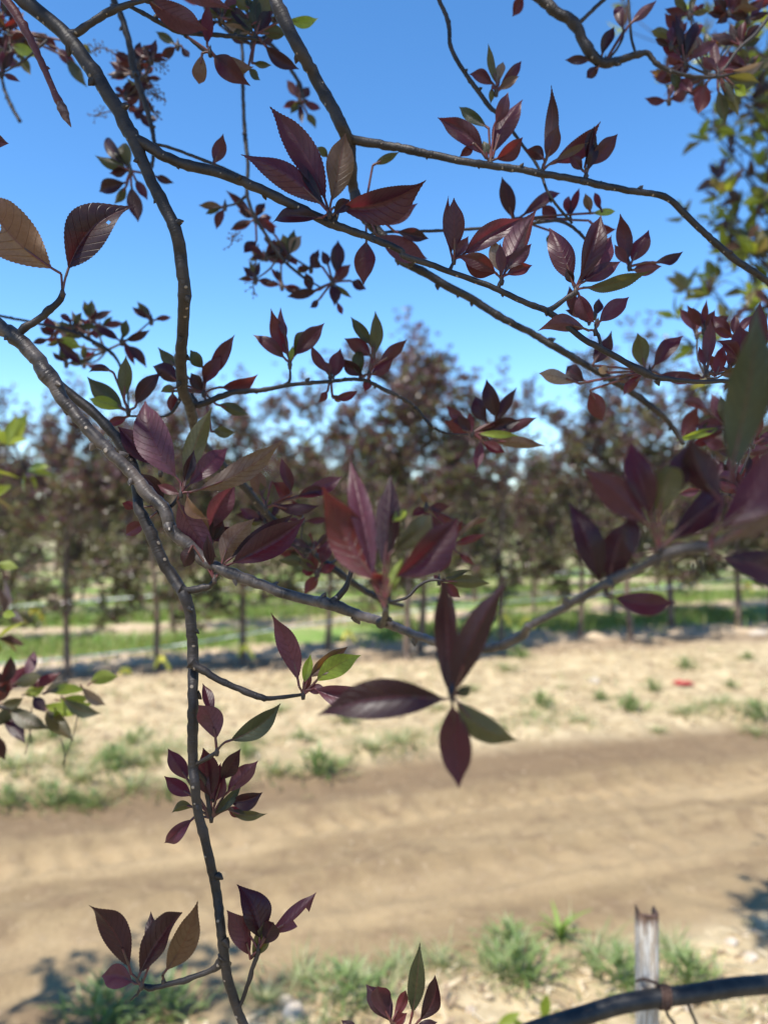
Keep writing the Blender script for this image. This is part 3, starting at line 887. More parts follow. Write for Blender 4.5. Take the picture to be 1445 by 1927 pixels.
TW(['D', (1030, 770, 50, .62), (1070, 815, 50), (1100, 810, 44), (1250, 752, 40), (1440, 732, 32), 'E', (180, 708, 28), (400, 688, 26), (590, 680, 26, .64), (700, 730, 26), (800, 780, 24), (880, 840, 24, .66), (960, 930, 20), (1050, 972, 16), (1160, 975, 12)])
TW(['D', (985, 770, 22, .62), (955, 830, 24), (930, 860, 20), (880, 880, 16), (700, 875, 14)])
TW(['I', (850, 260, 40, .245), (850, 225, 46, .243), (852, 195, 36, .24)])
TW(['H', (330, 340, 18, .75), (430, 280, 22, .78), (500, 220, 20), (560, 160, 14)])

# leaf clusters: region, base x, base y, depth, split, label, leaves (tip x, tip y, width, kind, options)
CL = []
def cl(r, bx, by, d, split, leaves, label=None): CL.append((r, bx, by, d, split, leaves, label))
cl('A', 342, 1590, .49, 1, [(-80, 1000, 285, 'a', dict(b=(335, 1490), k=-.10, fold=.5, hole=(.58, -.30, .04, .22), side=-1, dz=.01)), (722, 1092, 235, 'd', dict(b=(360, 1500), k=-.13, fold=.75, side=1, hole=(.66, .55, .022, .13)))], 'pair of large leaves at the left edge, one bronze and holed')
cl('B', 405, 1165, .49, 1, [(65, 548, 170, 'p', dict(b=(395, 1130), k=.05)), (-90, 795, 150, 'p', dict(b=(385, 1140), k=.08)), (500, 715, 160, 'b', dict(b=(410, 1120), fold=.55)), (922, 968, 195, 'p', dict(b=(425, 1130), k=.12, roll=.3)),
    (50, 1165, 95, 'd', dict(b=(370, 1180), roll=.5, dz=.02)), (515, 1085, 85, 'd', dict(b=(420, 1170), pet=.1)), (225, 860, 60, 'd', dict(dz=.02))], 'large purple leaf rosette in front of the centre limb')
cl('B', 600, 1130, .60, 0, [(822, 1045, 85, 'r', dict(k=.08)), (885, 1105, 95, 'm', dict(b=(655, 1225))), (780, 830, 50, 'o', dict(b=(640, 900))), (940, 1405, 140, 'm', dict(b=(655, 1270), k=.06)), (945, 1298, 70, 'd', dict(b=(760, 1260))), (590, 1545, 130, 'p', dict(b=(605, 1305), pet=.04)), (330, 800, 50, 'o', dict(b=(400, 855)))])
cl('B', 1080, 1415, .5, 1, [(1080, 1075, 128, 'p', dict(side=-1)), (1013, 1086, 62, 'm', dict(roll=.8)), (1160, 1285, 60, 'm', {}), (1444, 1192, 112, 'm', dict(b=(1115, 1400), k=-.05)), (1318, 1480, 105, 'r', dict(b=(1125, 1390), k=.12))], 'rosette of mauve leaves on the slim branch, centre right')
cl('E', 1340, 140, .5, 1, [(1541, -257, 140, 'm', dict(b=(1350, 110))), (1290, -90, 90, 't', dict(b=(1335, 105))), (1515, 45, 70, 'r', dict(b=(1355, 110))), (1100, 10, 95, 'r', dict(b=(1320, 110), k=.1)), (1500, -60, 90, 'p', dict(b=(1360, 90))), (1330, -60, 60, 'm', {})], 'mauve and pale leaf rosette standing on the slim branch')
cl('F', 397, 195, .5, 1, [(262 - 0, -172, 140, 'p', dict(b=(385, 170))), (540, -222, 120, 'p', dict(b=(405, 170))), (640, -140, 120, 'm', dict(b=(415, 165))), (790, 75, 86, 'o', dict(b=(440, 180), k=.10, roll=.5)), (655, 25, 95, 'm', dict(b=(430, 150))), (345, 75, 60, 'd', dict(b=(390, 160))), (492, 375, 105, 'm', dict(b=(410, 205), pet=.06))], 'big purple rosette on a short spur near the right')
cl('F', 505, 415, .5, 1, [(690, 222, 104, 'm', dict(b=(515, 370), fold=.3)), (182, 405, 100, 'm', dict(b=(470, 410), k=.1, side=-1)), (520, 340, 34, 't', {})], 'two folded mauve leaves under the slim branch')
cl('C', 690, 1450, .58, 0, [(640, 1165, 95, 'p', {}), (800, 1232, 95, 'p', dict(side=-1)), (965, 1380, 62, 'd', dict(b=(820, 1425), k=.1)), (860, 1450, 85, 'm', dict(b=(700, 1470))), (610, 1330, 60, 'm', {})])
cl('B', 1280, 885, .575, 1, [(992, 648, 120, 'p', dict(b=(1255, 860), k=.08)), (1085, 567, 66, 'g', dict(b=(1270, 700))), (1458, 532, 120, 'p', dict(b=(1290, 860), k=-.06)), (1385, 500, 75, 'm', dict(b=(1300, 690))), (1448, 745, 100, 'r', dict(b=(1295, 870), k=.1)), (1120, 855, 55, 'r', dict(b=(1190, 780))), (1240, 760, 70, 'g', dict(b=(1262, 860)))], 'rosette on the elbowed branch, left of three there')
cl('C', 218, 930, .57, 1, [(272, 497, 82, 'd', dict(b=(235, 880), k=.03)), (302, 688, 92, 'p', dict(b=(235, 875))), (125, 820, 85, 'd', dict(b=(230, 875), k=.15)), (525, 668, 118, 'r', dict(b=(262, 890), k=.10)), (475, 770, 46, 'b', dict(b=(275, 880)))], 'rosette on the elbowed branch, middle of three there')
cl('C', 455, 955, .57, 1, [(637, 726, 100, 'p', dict(b=(465, 910))), (362, 842, 66, 'p', dict(b=(440, 930))), (505, 680, 62, 'd', dict(b=(450, 910))), (520, 750, 60, 'd', {})], 'rosette on the elbowed branch, right of three there')
cl('B', 1310, 500, .62, 0, [(1265, 238, 42, 'o', dict(b=(1315, 470))), (1340, 310, 55, 't', dict(b=(1320, 460))), (1163, 405, 70, 'm', dict(b=(1300, 470), k=.15)), (1465, 320, 60, 'p', {}), (1435, 412, 55, 'b', {}), (1280, 560, 34, 'o', dict(b=(1290, 470)))])
cl('C', 60, 1195, .65, 0, [(3, 965, 90, 'd', dict(pet=.05)), (330, 1028, 66, 'p', dict(b=(90, 1185))), (215, 1115, 75, 'm', dict(b=(300, 1200))), (345, 1040, 50, 'r', dict(b=(370, 1190))), (418, 1035, 46, 'r', dict(b=(365, 1190))), (500, 1045, 40, 'r', dict(b=(540, 1150))), (640, 1145, 44, 'y', dict(b=(480, 1160))), (618, 1245, 66, 'r', dict(b=(470, 1200), k=.15)), (450, 1050, 50, 'b', dict(b=(480, 1160))), (245, 1330, 40, 'o', dict(b=(270, 1260)))])
cl('C', 560, 335, .7, 0, [(608, 150, 66, 'd', dict(b=(535, 310))), (345, 322, 52, 'd', dict(b=(490, 325))), (450, 430, 60, 'd', dict(b=(530, 355))), (618, 5, 60, 'p', dict(b=(658, 170))), (832, 10, 56, 'm', dict(b=(690, 135))), (54, 92, 66, 'r', dict(b=(115, -30)))])
cl('C', 990, 345, .72, 0, [(850, 195, 66, 'm', {}), (890, 300, 66, 'r', {}), (1010, 140, 50, 'b', {}), (1050, 215, 55, 't', {}), (1170, 215, 60, 'm', {}), (920, 90, 55, 'd', {}), (1060, 90, 60, 'd', {}), (950, 50, 46, 'd', {}), (830, 440, 45, 'p', dict(b=(900, 380))), (1030, 510, 62, 'm', dict(b=(960, 420))), (960, 480, 60, 'g', dict(b=(910, 400)))])
cl('C', 1170, 395, .72, 0, [(1242, 285, 75, 'r', {}), (1090, 308, 60, 'm', {}), (1130, 180, 55, 'p', {}), (1060, 625, 110, 'r', dict(b=(1110, 450))), (1215, 670, 66, 'g', dict(b=(1170, 480))), (1285, 630, 60, 'o', dict(b=(1190, 460))), (1435, 335, 55, 't', dict(b=(1230, 380), k=.1)), (1400, 450, 80, 'o', dict(b=(1210, 405), k=.06)), (1330, 520, 60, 'y', dict(b=(1250, 460))), (1260, 560, 50, 'g', {})])
cl('C', 1290, 250, .74, 0, [(1140, 175, 60, 'd', {}), (1270, 130, 70, 'g', {}), (1400, 130, 55, 'd', {}), (1340, 180, 50, 'p', {}), (1400, 215, 50, 'g', {}), (1230, 120, 50, 'd', {}), (1320, 110, 44, 'r', {})])
cl('C', 1230, 70, .76, 0, [(1140, 0, 60, 'd', {}), (1110, 70, 44, 'd', {}), (1160, 130, 50, 'd', {}), (1290, -20, 60, 'r', {}), (1380, 40, 55, 'b', {}), (1330, 90, 50, 'd', {}), (1230, -60, 60, 'r', {}), (1140, 40, 50, 'p', {})])
# behind, upper left
cl('A', 712, 930, .75, 0, [(543, 722, 70, 'd', {}), (650, 755, 95, 'o', {}), (525, 850, 66, 'g', {}), (598, 938, 52, 'd', {}), (528, 1040, 80, 'd', dict(b=(690, 990))), (758, 1215, 80, 'd', dict(b=(715, 1010), pet=.05)), (935, 992, 45, 'd', dict(b=(840, 958))), (620, 1110, 46, 'g', dict(b=(690, 1010))), (805, 1090, 55, 'p', dict(b=(735, 970)))])
cl('A', 1145, 285, .58, 0, [(1078, 478, 88, 'b', dict(b=(1100, 290), pet=.04, side=-1)), (1342, 452, 118, 'p', dict(b=(1150, 295))), (1380, 362, 100, 'b', dict(b=(1155, 285), k=.14, fold=.6)), (1130, 20, 72, 'r', dict(b=(1130, 250))), (1020, 100, 50, 't', dict(b=(955, 160)))])
cl('A', 800, -10, .53, 1, [(1118, 158, 150, 'p', dict(b=(770, -30), k=.06, fold=.25)), (1190, 20, 90, 'm', dict(b=(960, -60), dz=.05)), (650, -70, 90, 'p', {})], 'large veined purple leaf hanging at the top edge')
cl('A', 968, 250, .75, 0, [(860, 180, 50, 'g', {}), (868, 308, 52, 'd', {}), (1030, 308, 40, 'd', dict(b=(985, 250)))])
cl('A', 1390, 190, .62, 0, [(1260, 195, 66, 'g', dict(b=(1400, 120))), (1450, -30, 90, 'o', {}), (1385, 20, 60, 'g', {}), (1560, 190, 80, 'g', dict(b=(1420, 180))), (1625, 375, 80, 'd', dict(b=(1430, 235), k=.08)), (1735, 95, 66, 'y', dict(b=(1560, 100), k=.12)), (1470, 60, 70, 'd', {}), (1420, 440, 46, 'g', dict(b=(1350, 370))), (1475, 357, 36, 'o', dict(b=(1370, 345))), (1250, 40, 60, 'd', {}), (1300, 100, 50, 'g', {}), (1220, 130, 44, 't', {}), (1390, -40, 70, 'g', {})])
cl('A', 1165, 895, .6, 1, [(1218, 738, 84, 'p', dict(pet=.06))], 'single oval leaf above the slim branch, upper left')
cl('B', 245, 545, .9, 0, [(180, 440, 52, 'p', {}), (150, 585, 42, 'p', {}), (235, 420, 42, 'd', {}), (300, 470, 52, 'd', {}), (370, 605, 46, 'p', {}), (330, 690, 42, 'o', dict(b=(280, 610))), (250, 680, 36, 'd', {}), (190, 620, 38, 'g', {}), (300, 560, 46, 'p', {}), (220, 500, 50, 'r', {})])
cl('A', 720, 400, .82, 0, [(590, 330, 52, 'p', {}), (620, 300, 46, 'p', {}), (580, 400, 44, 'd', {}), (600, 430, 40, 'd', {}), (680, 290, 44, 'd', {}), (800, 340, 34, 'd', {})])
cl('A', 770, 520, .82, 0, [(640, 510, 66, 'p', {}), (670, 470, 46, 'd', {}), (680, 550, 60, 'p', {}), (800, 430, 34, 'd', {}), (845, 620, 34, 'd', {}), (740, 650, 50, 'd', dict(b=(770, 580))), (820, 700, 46, 'd', dict(b=(760, 610))), (700, 430, 40, 'o', {})])
cl('A', 50, 170, .8, 0, [(105, 350, 52, 'p', dict(b=(20, 315))), (178, 415, 52, 'o', dict(b=(110, 290))), (185, 300, 66, 'y', dict(b=(60, 240))), (60, 222, 60, 'd', dict(b=(160, 190))), (470, 470, 66, 'g', dict(b=(360, 310))), (310, 280, 72, 'r', dict(b=(250, 190))), (-40, 90, 70, 'b', {}), (40, 240, 66, 'd', {}), (130, 60, 52, 'r', {}), (95, 60, 46, 'd', {}), (420, 370, 60, 'm', dict(b=(310, 260))), (500, 290, 36, 'o', dict(b=(440, 240)))])
cl('A', -120, 730, .5, 1, [(69, 798, 84, 'p', dict(b=(-150, 720)))], 'tip of a dark leaf poking in at the left edge')
cl('A', 1225, 1122, .8, 0, [(1078, 1108, 42, 'b', {}), (1110, 1160, 36, 'g', {}), (1170, 1245, 54, 'p', {})])
cl('A', 1390, 1190, .82, 0, [(1235, 1040, 50, 'd', {}), (1300, 1130, 46, 'd', {}), (1250, 1255, 52, 'd', {}), (1325, 1385, 92, 'd', dict(b=(1395, 1310), pet=.05)), (1440, 1100, 52, 'd', {}), (1480, 1180, 60, 'p', {}), (1290, 1140, 36, 'd', {}), (1500, 1240, 56, 'm', {})])
cl('B', 185, 1400, .82, 0, [(75, 1320, 90, 'b', dict(k=.1)), (110, 1425, 90, 'p', {}), (250, 1285, 66, 't', dict(k=-.1)), (60, 1205, 66, 'p', dict(b=(110, 1280))), (150, 1270, 70, 'o', {}), (210, 1240, 52, 'g', {}), (230, 1440, 44, 'p', {}), (40, 1300, 46, 'd', {})])
cl('E', 420, 150, .8, 0, [(172, 228, 60, 'd', dict(b=(350, 190))), (275, 95, 60, 'd', dict(b=(310, 200))), (455, -90, 88, 'd', dict(b=(440, 110))), (605, 185, 60, 'd', dict(b=(520, 140))), (525, 235, 30, 'o', {}), (430, 280, 66, 'd', {}), (300, 290, 38, 'd', dict(b=(350, 240))), (360, -30, 52, 'd', dict(b=(400, 60))), (290, 10, 60, 'd', dict(b=(370, 70))), (520, 50, 70, 'p', {}), (480, 330, 34, 'm', dict(b=(440, 250)))])
cl('D', 340, 390, .8, 0, [(390, 315, 44, 't', dict(b=(455, 405))), (492, 342, 46, 'p', dict(b=(455, 405))), (548, 446, 36, 'p', dict(b=(480, 425))), (450, 605, 54, 'd', dict(b=(300, 450))), (448, 505, 66, 'y', dict(b=(300, 450))), (180, 480, 40, 'd', dict(b=(270, 455))), (250, 340, 60, 'r', dict(b=(290, 440))), (220, 390, 40, 'd', dict(b=(285, 440)))])
cl('D', 665, 470, .8, 0, [(513, 375, 54, 'd', {}), (686, 352, 50, 'g', {}), (818, 415, 50, 'd', {}), (795, 610, 60, 'd', dict(b=(690, 488), k=-.08)), (735, 600, 40, 'p', {})])
# middle left
cl('D', 700, 850, .62, 0, [(465, 655, 110, 'g', dict(k=-.05)), (688, 545, 82, 'o', dict(b=(675, 790))), (878, 640, 95, 'd', dict(b=(735, 830), k=-.08)), (470, 765, 76, 'y', {}), (485, 640, 40, 'd', dict(b=(620, 640), k=.2)), (575, 928, 55, 'r', dict(b=(700, 875)))])
cl('D', 1110, 750, .62, 0, [(1278, 432, 88, 'p', dict(b=(1120, 690))), (1190, 545, 90, 'r', dict(b=(1105, 710))), (1408, 660, 88, 'r', dict(b=(1190, 720), k=.1)), (1358, 862, 66, 'g', dict(b=(1175, 810))), (868, 515, 66, 'g', dict(b=(960, 610))), (820, 602, 96, 'd', dict(b=(985, 700), k=.08)), (1030, 520, 80, 'g', dict(b=(1110, 620))), (1275, 965, 66, 'o', dict(b=(1150, 960))), (1040, 640, 70, 'd', {}), (940, 860, 60, 'r', dict(b=(940, 740))), (880, 740, 50, 'o', dict(b=(960, 720)))])
cl('D', 985, 1300, .485, 1, [(768, 772, 215, 'm', dict(b=(985, 1240), k=-.06, fold=.3)), (1154, 828, 122, 'o', dict(b=(1005, 1260), k=-.04)), (1248, 1035, 120, 'm', dict(b=(1010, 1270), dz=.02)), (1546, 998, 140, 'b', dict(b=(1030, 1290), k=.07, fold=.4)), (850, 1245, 60, 'r', dict(b=(985, 1305))), (1175, 1640, 165, 'm', dict(b=(965, 1330), k=.06, pet=.06, dz=.02)), (1130, 1440, 70, 'a', dict(b=(1020, 1290), k=.2)), (1060, 1060, 60, 'd', dict(b=(1000, 1250)))], 'largest rosette left of centre, with a tall mauve leaf and a lit bronze leaf')
cl('D', 875, 1185, .52, 1, [(648, 920, 125, 'p', dict(b=(865, 1150), k=-.04)), (790, 985, 120, 'm', dict(b=(880, 1160))), (925, 1010, 90, 'm', dict(dz=.02))], 'mauve leaves behind the tall leaf, left of centre')
cl('D', 900, 1370, .53, 1, [(752, 1185, 105, 'd', dict(k=.1)), (662, 1348, 62, 'r', dict(b=(745, 1375), pet=.05)), (655, 1530, 80, 'r', dict(b=(800, 1445)))], 'dark and red leaves tucked behind the lower limb')
cl('G', 1168, 378, .49, 1, [(1388, 55, 150, 'b', dict(b=(1205, 310), k=-.12, fold=.5)), (1662, 48, 165, 'p', dict(b=(1230, 300), k=.06)), (1600, 20, 110, 'd', dict(b=(1230, 280), dz=.02)), (993, 318, 90, 'd', dict(b=(1050, 190), pet=.05)), (1130, 130, 60, 'd', dict(b=(1150, 320)))], 'purple and bronze leaves on the spur below the lower limb')
cl('G', 1150, 180, .53, 1, [(1290, -130, 130, 'm', dict(b=(1140, 120), k=-.08)), (1210, 40, 90, 'd', {}), (1250, 90, 90, 'd', {}), (1100, 20, 60, 'b', {})], 'curled pinkish leaf behind the largest rosette')
cl('E', 60, 1375, .64, 0, [(-10, 1150, 95, 'b', dict(b=(45, 1330))), (150, 1105, 66, 'p', dict(b=(200, 1300))), (195, 1330, 110, 'r', dict(b=(90, 1230), dz=.01)), (472, 1212, 90, 'm', dict(b=(235, 1310), k=.06)), (350, 1362, 72, 'd', dict(b=(95, 1355), k=.1)), (390, 1280, 66, 'r', dict(b=(220, 1320))), (30, 1240, 60, 'o', {})])
cl('E', 190, 595, .62, 1, [(83, 308, 92, 'r', dict(b=(185, 560))), (-8, 438, 80, 'p', dict(b=(175, 575), k=.05)), (375, 378, 96, 'p', dict(b=(205, 555))), (138, 288, 44, 'm', dict(b=(170, 460))), (205, 490, 30, 'y', {}), (275, 385, 60, 'o', dict(b=(205, 560), dz=.01))], 'three-leaved sprig standing on the thin middle branch')
cl('E', 410, 660, .63, 0, [(303, 487, 62, 'p', dict(k=-.05)), (468, 508, 90, 'p', dict(b=(425, 670), pet=.05)), (375, 580, 60, 'm', {}), (345, 800, 46, 'r', dict(b=(395, 740))), (560, 738, 52, 'r', dict(b=(420, 775), k=.1)), (470, 800, 40, 'b', dict(b=(420, 760)))])
cl('E', 620, 645, .64, 0, [(672, 298, 82, 'o', dict(b=(650, 560))), (487, 462, 92, 'p', dict(b=(635, 560), k=.1)), (522, 335, 66, 'g', dict(b=(640, 500))), (825, 455, 70, 'p', dict(b=(660, 590), k=.08)), (755, 560, 72, 'p', dict(b=(620, 660))), (475, 560, 84, 'd', dict(b=(590, 665))), (560, 500, 66, 'g', dict(b=(570, 670))), (600, 745, 50, 'r', {})])
cl('E', 1180, 970, .68, 0, [(1038, 815, 66, 'm', {}), (1033, 905, 92, 'r', {}), (1165, 850, 44, 'r', {}), (1188, 762, 90, 'd', dict(b=(1260, 920))), (1253, 675, 92, 'd', dict(b=(1320, 900))), (1425, 718, 66, 'd', dict(b=(1290, 930))), (1530, 885, 70, 'p', dict(b=(1310, 970))), (1560, 1025, 70, 'b', dict(b=(1270, 1005))), (1355, 1082, 62, 'r', dict(b=(1230, 1010))), (1200, 1175, 56, 'm', dict(b=(1230, 1000))), (1450, 900, 80, 'd', {}), (1440, 980, 46, 'y', {}), (1100, 870, 66, 'p', {})])
# right side
cl('F', 800, 635, .62, 0, [(733, 422, 92, 'o', dict(b=(775, 620))), (988, 432, 96, 'p', dict(b=(810, 620), k=-.04)), (1070, 640, 78, 'p', dict(b=(840, 640), k=.12)), (163, 655, 84, 't', dict(b=(415, 700), k=.05)), (598, 430, 96, 'd', dict(b=(490, 600))), (335, 600, 96, 'd', dict(b=(455, 690))), (552, 905, 105, 'r', dict(b=(475, 735), pet=.05)), (520, 610, 62, 't', dict(b=(580, 640))), (645, 765, 66, 'r', dict(b=(755, 650))), (620, 690, 60, 'b', dict(b=(700, 650)))])
cl('F', 500, 330, .58, 0, [(360, 170, 66, 'p', dict(b=(390, 330))), (420, 260, 66, 'g', dict(b=(470, 380))), (530, 230, 60, 'd', dict(b=(510, 330))), (340, 300, 60, 'd', {})])
cl('F', 1110, 640, .51, 1, [(1132, 358, 72, 'm', dict(b=(1115, 610))), (1068, 498, 46, 'm', dict(b=(1105, 610))), (1215, 480, 72, 'r', dict(b=(1155, 660), pet=.05)), (1300, 640, 50, 'b', dict(b=(1170, 650), k=-.08)), (1010, 660, 40, 'r', dict(b=(1090, 670)))], 'upright narrow leaf trio at the end of the slim branch')
cl('F', 1300, 640, .51, 1, [(1292, 388, 105, 'p', dict(b=(1295, 570))), (1340, 425, 60, 'm', dict(b=(1305, 570))), (1168, 465, 75, 'r', dict(b=(1285, 580), k=.1)), (1400, 255, 100, 'p', dict(b=(1400, 560), k=-.05)), (1450, 400, 80, 'p', {})], 'purple rosette at the right edge, end of the slim branch')
cl('F', 1215, 930, .8, 0, [(1125, 755, 84, 'm', {}), (1190, 765, 66, 'o', {}), (1265, 758, 72, 'm', {}), (1060, 828, 92, 'r', dict(b=(975, 1010))), (1090, 1010, 70, 'm', dict(b=(1215, 1045))), (980, 800, 60, 'm', dict(b=(1110, 850), k=.1)), (1130, 850, 40, 'o', dict(b=(1060, 990))), (930, 1010, 44, 'y', {}), (1010, 1060, 60, 'r', {}), (1300, 900, 70, 'r', {}), (1160, 840, 80, 'p', {}), (1240, 850, 90, 'm', {}), (1330, 800, 90, 'p', {}), (1150, 980, 90, 'p', {}), (1040, 930, 80, 'm', {}), (1330, 990, 90, 'p', {}), (1280, 1040, 80, 'd', {})])
# blurred, close to the lens
cl('H', 1070, 1030, .265, 1, [(1030, 345, 128, 'd', dict(b=(1052, 1000), fold=.7, pet=.02)), (1352, 372, 150, 'd', dict(b=(1082, 1000), k=-.06, fold=.6, pet=.02)), (320, 1135, 215, 'd', dict(b=(1045, 1030), k=.07, fold=.55, pet=.02)), (1105, 1520, 178, 'p', dict(b=(1070, 1050), pet=.03, fold=.6)), (1435, 1255, 145, 'o', dict(b=(1085, 1025), k=.12, pet=.03)), (1180, 960, 60, 'g', dict(b=(1080, 1010)))], 'blurred five-leaved rosette nearest the middle, one leaf hanging down')
cl('H', 705, 540, .30, 1, [(520, -302, 110, 'm', dict(b=(650, 420), dz=.03, fold=.9)), (378, -115, 215, 'r', dict(b=(690, 420), k=-.05)), (742, -200, 120, 'd', dict(b=(700, 350), dz=.02)), (1095, 35, 175, 'p', dict(b=(730, 380), k=.06)), (1000, 10, 120, 'o', dict(b=(730, 240), dz=.02)), (830, -10, 50, 'y', dict(b=(745, 60), dz=.03)), (800, 260, 60, 'y', dict(b=(720, 460))), (640, 330, 120, 'r', dict(b=(700, 470)))], 'blurred red and purple rosette rising from the lower limb')
cl('I', 560, 440, .275, 1, [(400, -55, 145, 'd', dict(b=(548, 420), k=-.05, fold=.6)), (712, 40, 175, 'd', dict(b=(590, 420), k=-.08, fold=.5)), (950, 495, 130, 'p', dict(b=(580, 465), k=.09, fold=.4)), (570, 400, 30, 'y', dict(b=(565, 470)))], 'blurred dark leaf trio where the near branch bends')
cl('I', 850, 215, .24, 1, [(438, -224, 190, 'p', dict(b=(800, 90), k=.03)), (698, -392, 150, 'p', dict(b=(815, 60), k=-.02)), (960, -280, 175, 'o', dict(b=(850, 40), k=-.06, dz=-.004, bite=(.82, 1.1, 1, -2))), (1000, -350, 140, 'd', dict(b=(900, -30), dz=.02)), (1030, -395, 175, 'd', dict(b=(1180, -60), k=-.1, pet=.03)), (1190, -200, 170, 'd', dict(b=(870, 190), k=.1, dz=.02)), (690, 20, 110, 'd', dict(b=(720, 260), dz=.01))], 'blurred purple rosette with an olive leaf on the near branch')
cl('I', 1120, 230, .215, 1, [(1415, -1130, 250, 'g', dict(b=(1230, -150), k=.03, fold=.2, dz=-.02)), (1560, -430, 250, 'p', dict(b=(1130, 130), k=.08, fold=.3)), (1700, 420, 210, 'd', dict(b=(1160, 255), k=-.05, fold=.3)), (1560, -50, 130, 'b', dict(b=(1150, 180)))], 'out-of-focus leaves closest to the lens at the right edge')
for x, y, x2, y2 in ((905, 270, 925, 350), (1035, 290, 1030, 365), (1070, 270, 1108, 375), (850, 270, 845, 315)):
    TW(['I', (x, y, 26, .235), ((x + x2) / 2, (y + y2) / 2, 20, .235), (x2, y2, 6, .235)])
# lower left
cl('H', 262, 1005, .48, 1, [(86, 563, 125, 'm', dict(b=(240, 960), k=.05, fold=.3)), (302, 782, 60, 'y', dict(b=(265, 950))), (505, 748, 90, 'b', dict(b=(285, 925), k=-.04, fold=.9, wav=.05)), (578, 800, 130, 'y', dict(b=(320, 945), k=-.1, fold=.2)), (690, 960, 130, 'm', dict(b=(320, 970), k=.12, pet=.04)), (380, 965, 60, 'p', dict(b=(280, 980))), (300, 880, 50, 'r', {})], 'sharp sprig with mauve, bronze and yellow-green leaves right of the dark stem')
cl('G', 1180, 1312, .48, 1, [(1085, 1040, 145, 'm', dict(b=(1178, 1265), k=.06, fold=.25)), (1100, 952, 66, 'p', dict(b=(1160, 1130), dz=.02)), (1522, 1055, 120, 'g', dict(b=(1225, 1262), k=.09, fold=.6))], 'mauve and dark green leaf pair right of the dark stem')
TW(['G', (1050, 1390, 30, .492), (1085, 1372, 26, .488), (1140, 1342, 32, .483), (1180, 1315, 24, .48)])
cl('J', 1150, 325, .51, 1, [(915, -55, 95, 'p', dict(b=(1030, 130))), (895, 105, 92, 'p', dict(b=(1050, 210))), (1308, -45, 95, 'd', dict(b=(1200, 130))), (1402, 25, 100, 'm', dict(b=(1225, 195))), (1428, 182, 98, 'd', dict(b=(1240, 240), k=.08)), (1446, 300, 60, 'o', dict(b=(1240, 275), k=.1)), (1340, 330, 60, 'r', dict(b=(1240, 260))), (885, 472, 78, 'm', dict(b=(1060, 320))), (935, 300, 52, 'o', dict(b=(1060, 270), k=.2)), (1110, -80, 130, 'p', dict(b=(1150, 230))), (1200, 30, 130, 'm', dict(b=(1170, 250))), (1320, 140, 60, 'g', {})], 'crowded leaf rosette behind the dark stem')
TW(['J', (1060, 60, 30, .495), (1105, 110, 36, .505), (1128, 190, 34, .51), (1142, 270, 38, .51), (1148, 335, 22, .51)])
cl('J', 772, 1235, .475, 1, [(485, 778, 150, 'd', dict(b=(715, 1170), k=.06, fold=.6)), (537, 1190, 130, 'm', dict(b=(735, 1225), k=.10, fold=.5)), (1050, 815, 150, 'd', dict(b=(742, 1210), k=-.10, fold=.75)), (817, 866, 80, 'd', dict(b=(850, 1040), dz=.02))], 'dark folded leaves at the end of the low left twig')
cl('J', 890, 1215, .48, 1, [(1064, 820, 150, 'b', dict(b=(885, 1180), k=.06, fold=.5))], 'veined bronze leaf on the low left twig')
cl('J', 1405, 1045, .48, 1, [(1218, 818, 125, 'p', dict(b=(1360, 1090), k=.05, fold=.3)), (1313, 695, 165, 'd', dict(b=(1415, 1000), k=.09)), (1440, 880, 90, 'o', dict(b=(1365, 1090), k=.12)), (1290, 850, 60, 'b', dict(b=(1350, 950), dz=.02)), (1500, 880, 110, 'd', dict(b=(1420, 1020))), (1718, 730, 110, 'p', dict(b=(1445, 960), k=.07, bite=(.42, .72, 1, .15)))], 'glossy rosette right of the stem foot, one leaf bitten')
cl('K', 830, 1500, .475, 1, [(888, 1038, 100, 'g', dict(b=(850, 1410), k=.02)), (985, 1160, 105, 'd', dict(b=(880, 1440), k=.12, fold=.6)), (603, 1230, 125, 'd', dict(b=(745, 1450), k=.06)), (665, 1238, 110, 'p', dict(b=(745, 1435), k=-.05)), (830, 1250, 60, 'r', dict(b=(745, 1430))), (830, 1385, 100, 'r', dict(b=(740, 1460))), (472, 1424, 60, 'd', dict(b=(560, 1500))), (1000, 1440, 60, 'd', dict(b=(860, 1480)))], 'dark rosette rising from the bottom edge')
TW(['K', (830, 1500, 30, .475), (820, 1620, 34), (760, 1760, 36), (560, 1900, 40), (300, 1960, 44, .48), (-40, 1640 + 200, 40, .485)])
# deep red leaves behind the blurred rosette
cl('H', 335, 340, .75, 0, [(245, 258, 62, 'o', {}), (265, 445, 70, 'r', dict(b=(350, 350))), (420, 150, 84, 'p', dict(b=(360, 300))), (70, 185, 62, 'r', dict(b=(210, 200))), (130, 260, 62, 'g', dict(b=(290, 300))), (250, 330, 52, 'r', {}), (440, 300, 60, 'r', {}), (300, 230, 70, 'r', {})])
cl('H', 1000, 385, .66, 0, [(1275, 395, 72, 'o', {}), (1118, 475, 66, 'r', {}), (970, 350, 44, 'm', {}), (1180, 320, 40, 'o', {})])
cl('H', 1050, 195, .8, 0, [(1255, 132, 46, 'r', {}), (1130, 55, 40, 'r', {}), (1195, 300, 34, 'r', dict(b=(1100, 230))), (1000, 340, 90, 'p', {}), (1230, 20, 30, 'b', {}), (940, 90, 80, 'p', {}), (900, 0, 66, 'p', {}), (1020, 90, 52, 'r', {}), (870, 290, 46, 'd', {})])
cl('E', 930, 1370, .8, 0, [(895, 1295, 34, 'b', dict(k=.1)), (1060, 1370, 60, 'p', {}), (850, 1420, 60, 'p', {}), (1120, 1500, 52, 'r', {}), (1270, 1420, 30, 'b', dict(b=(1160, 1480)))])

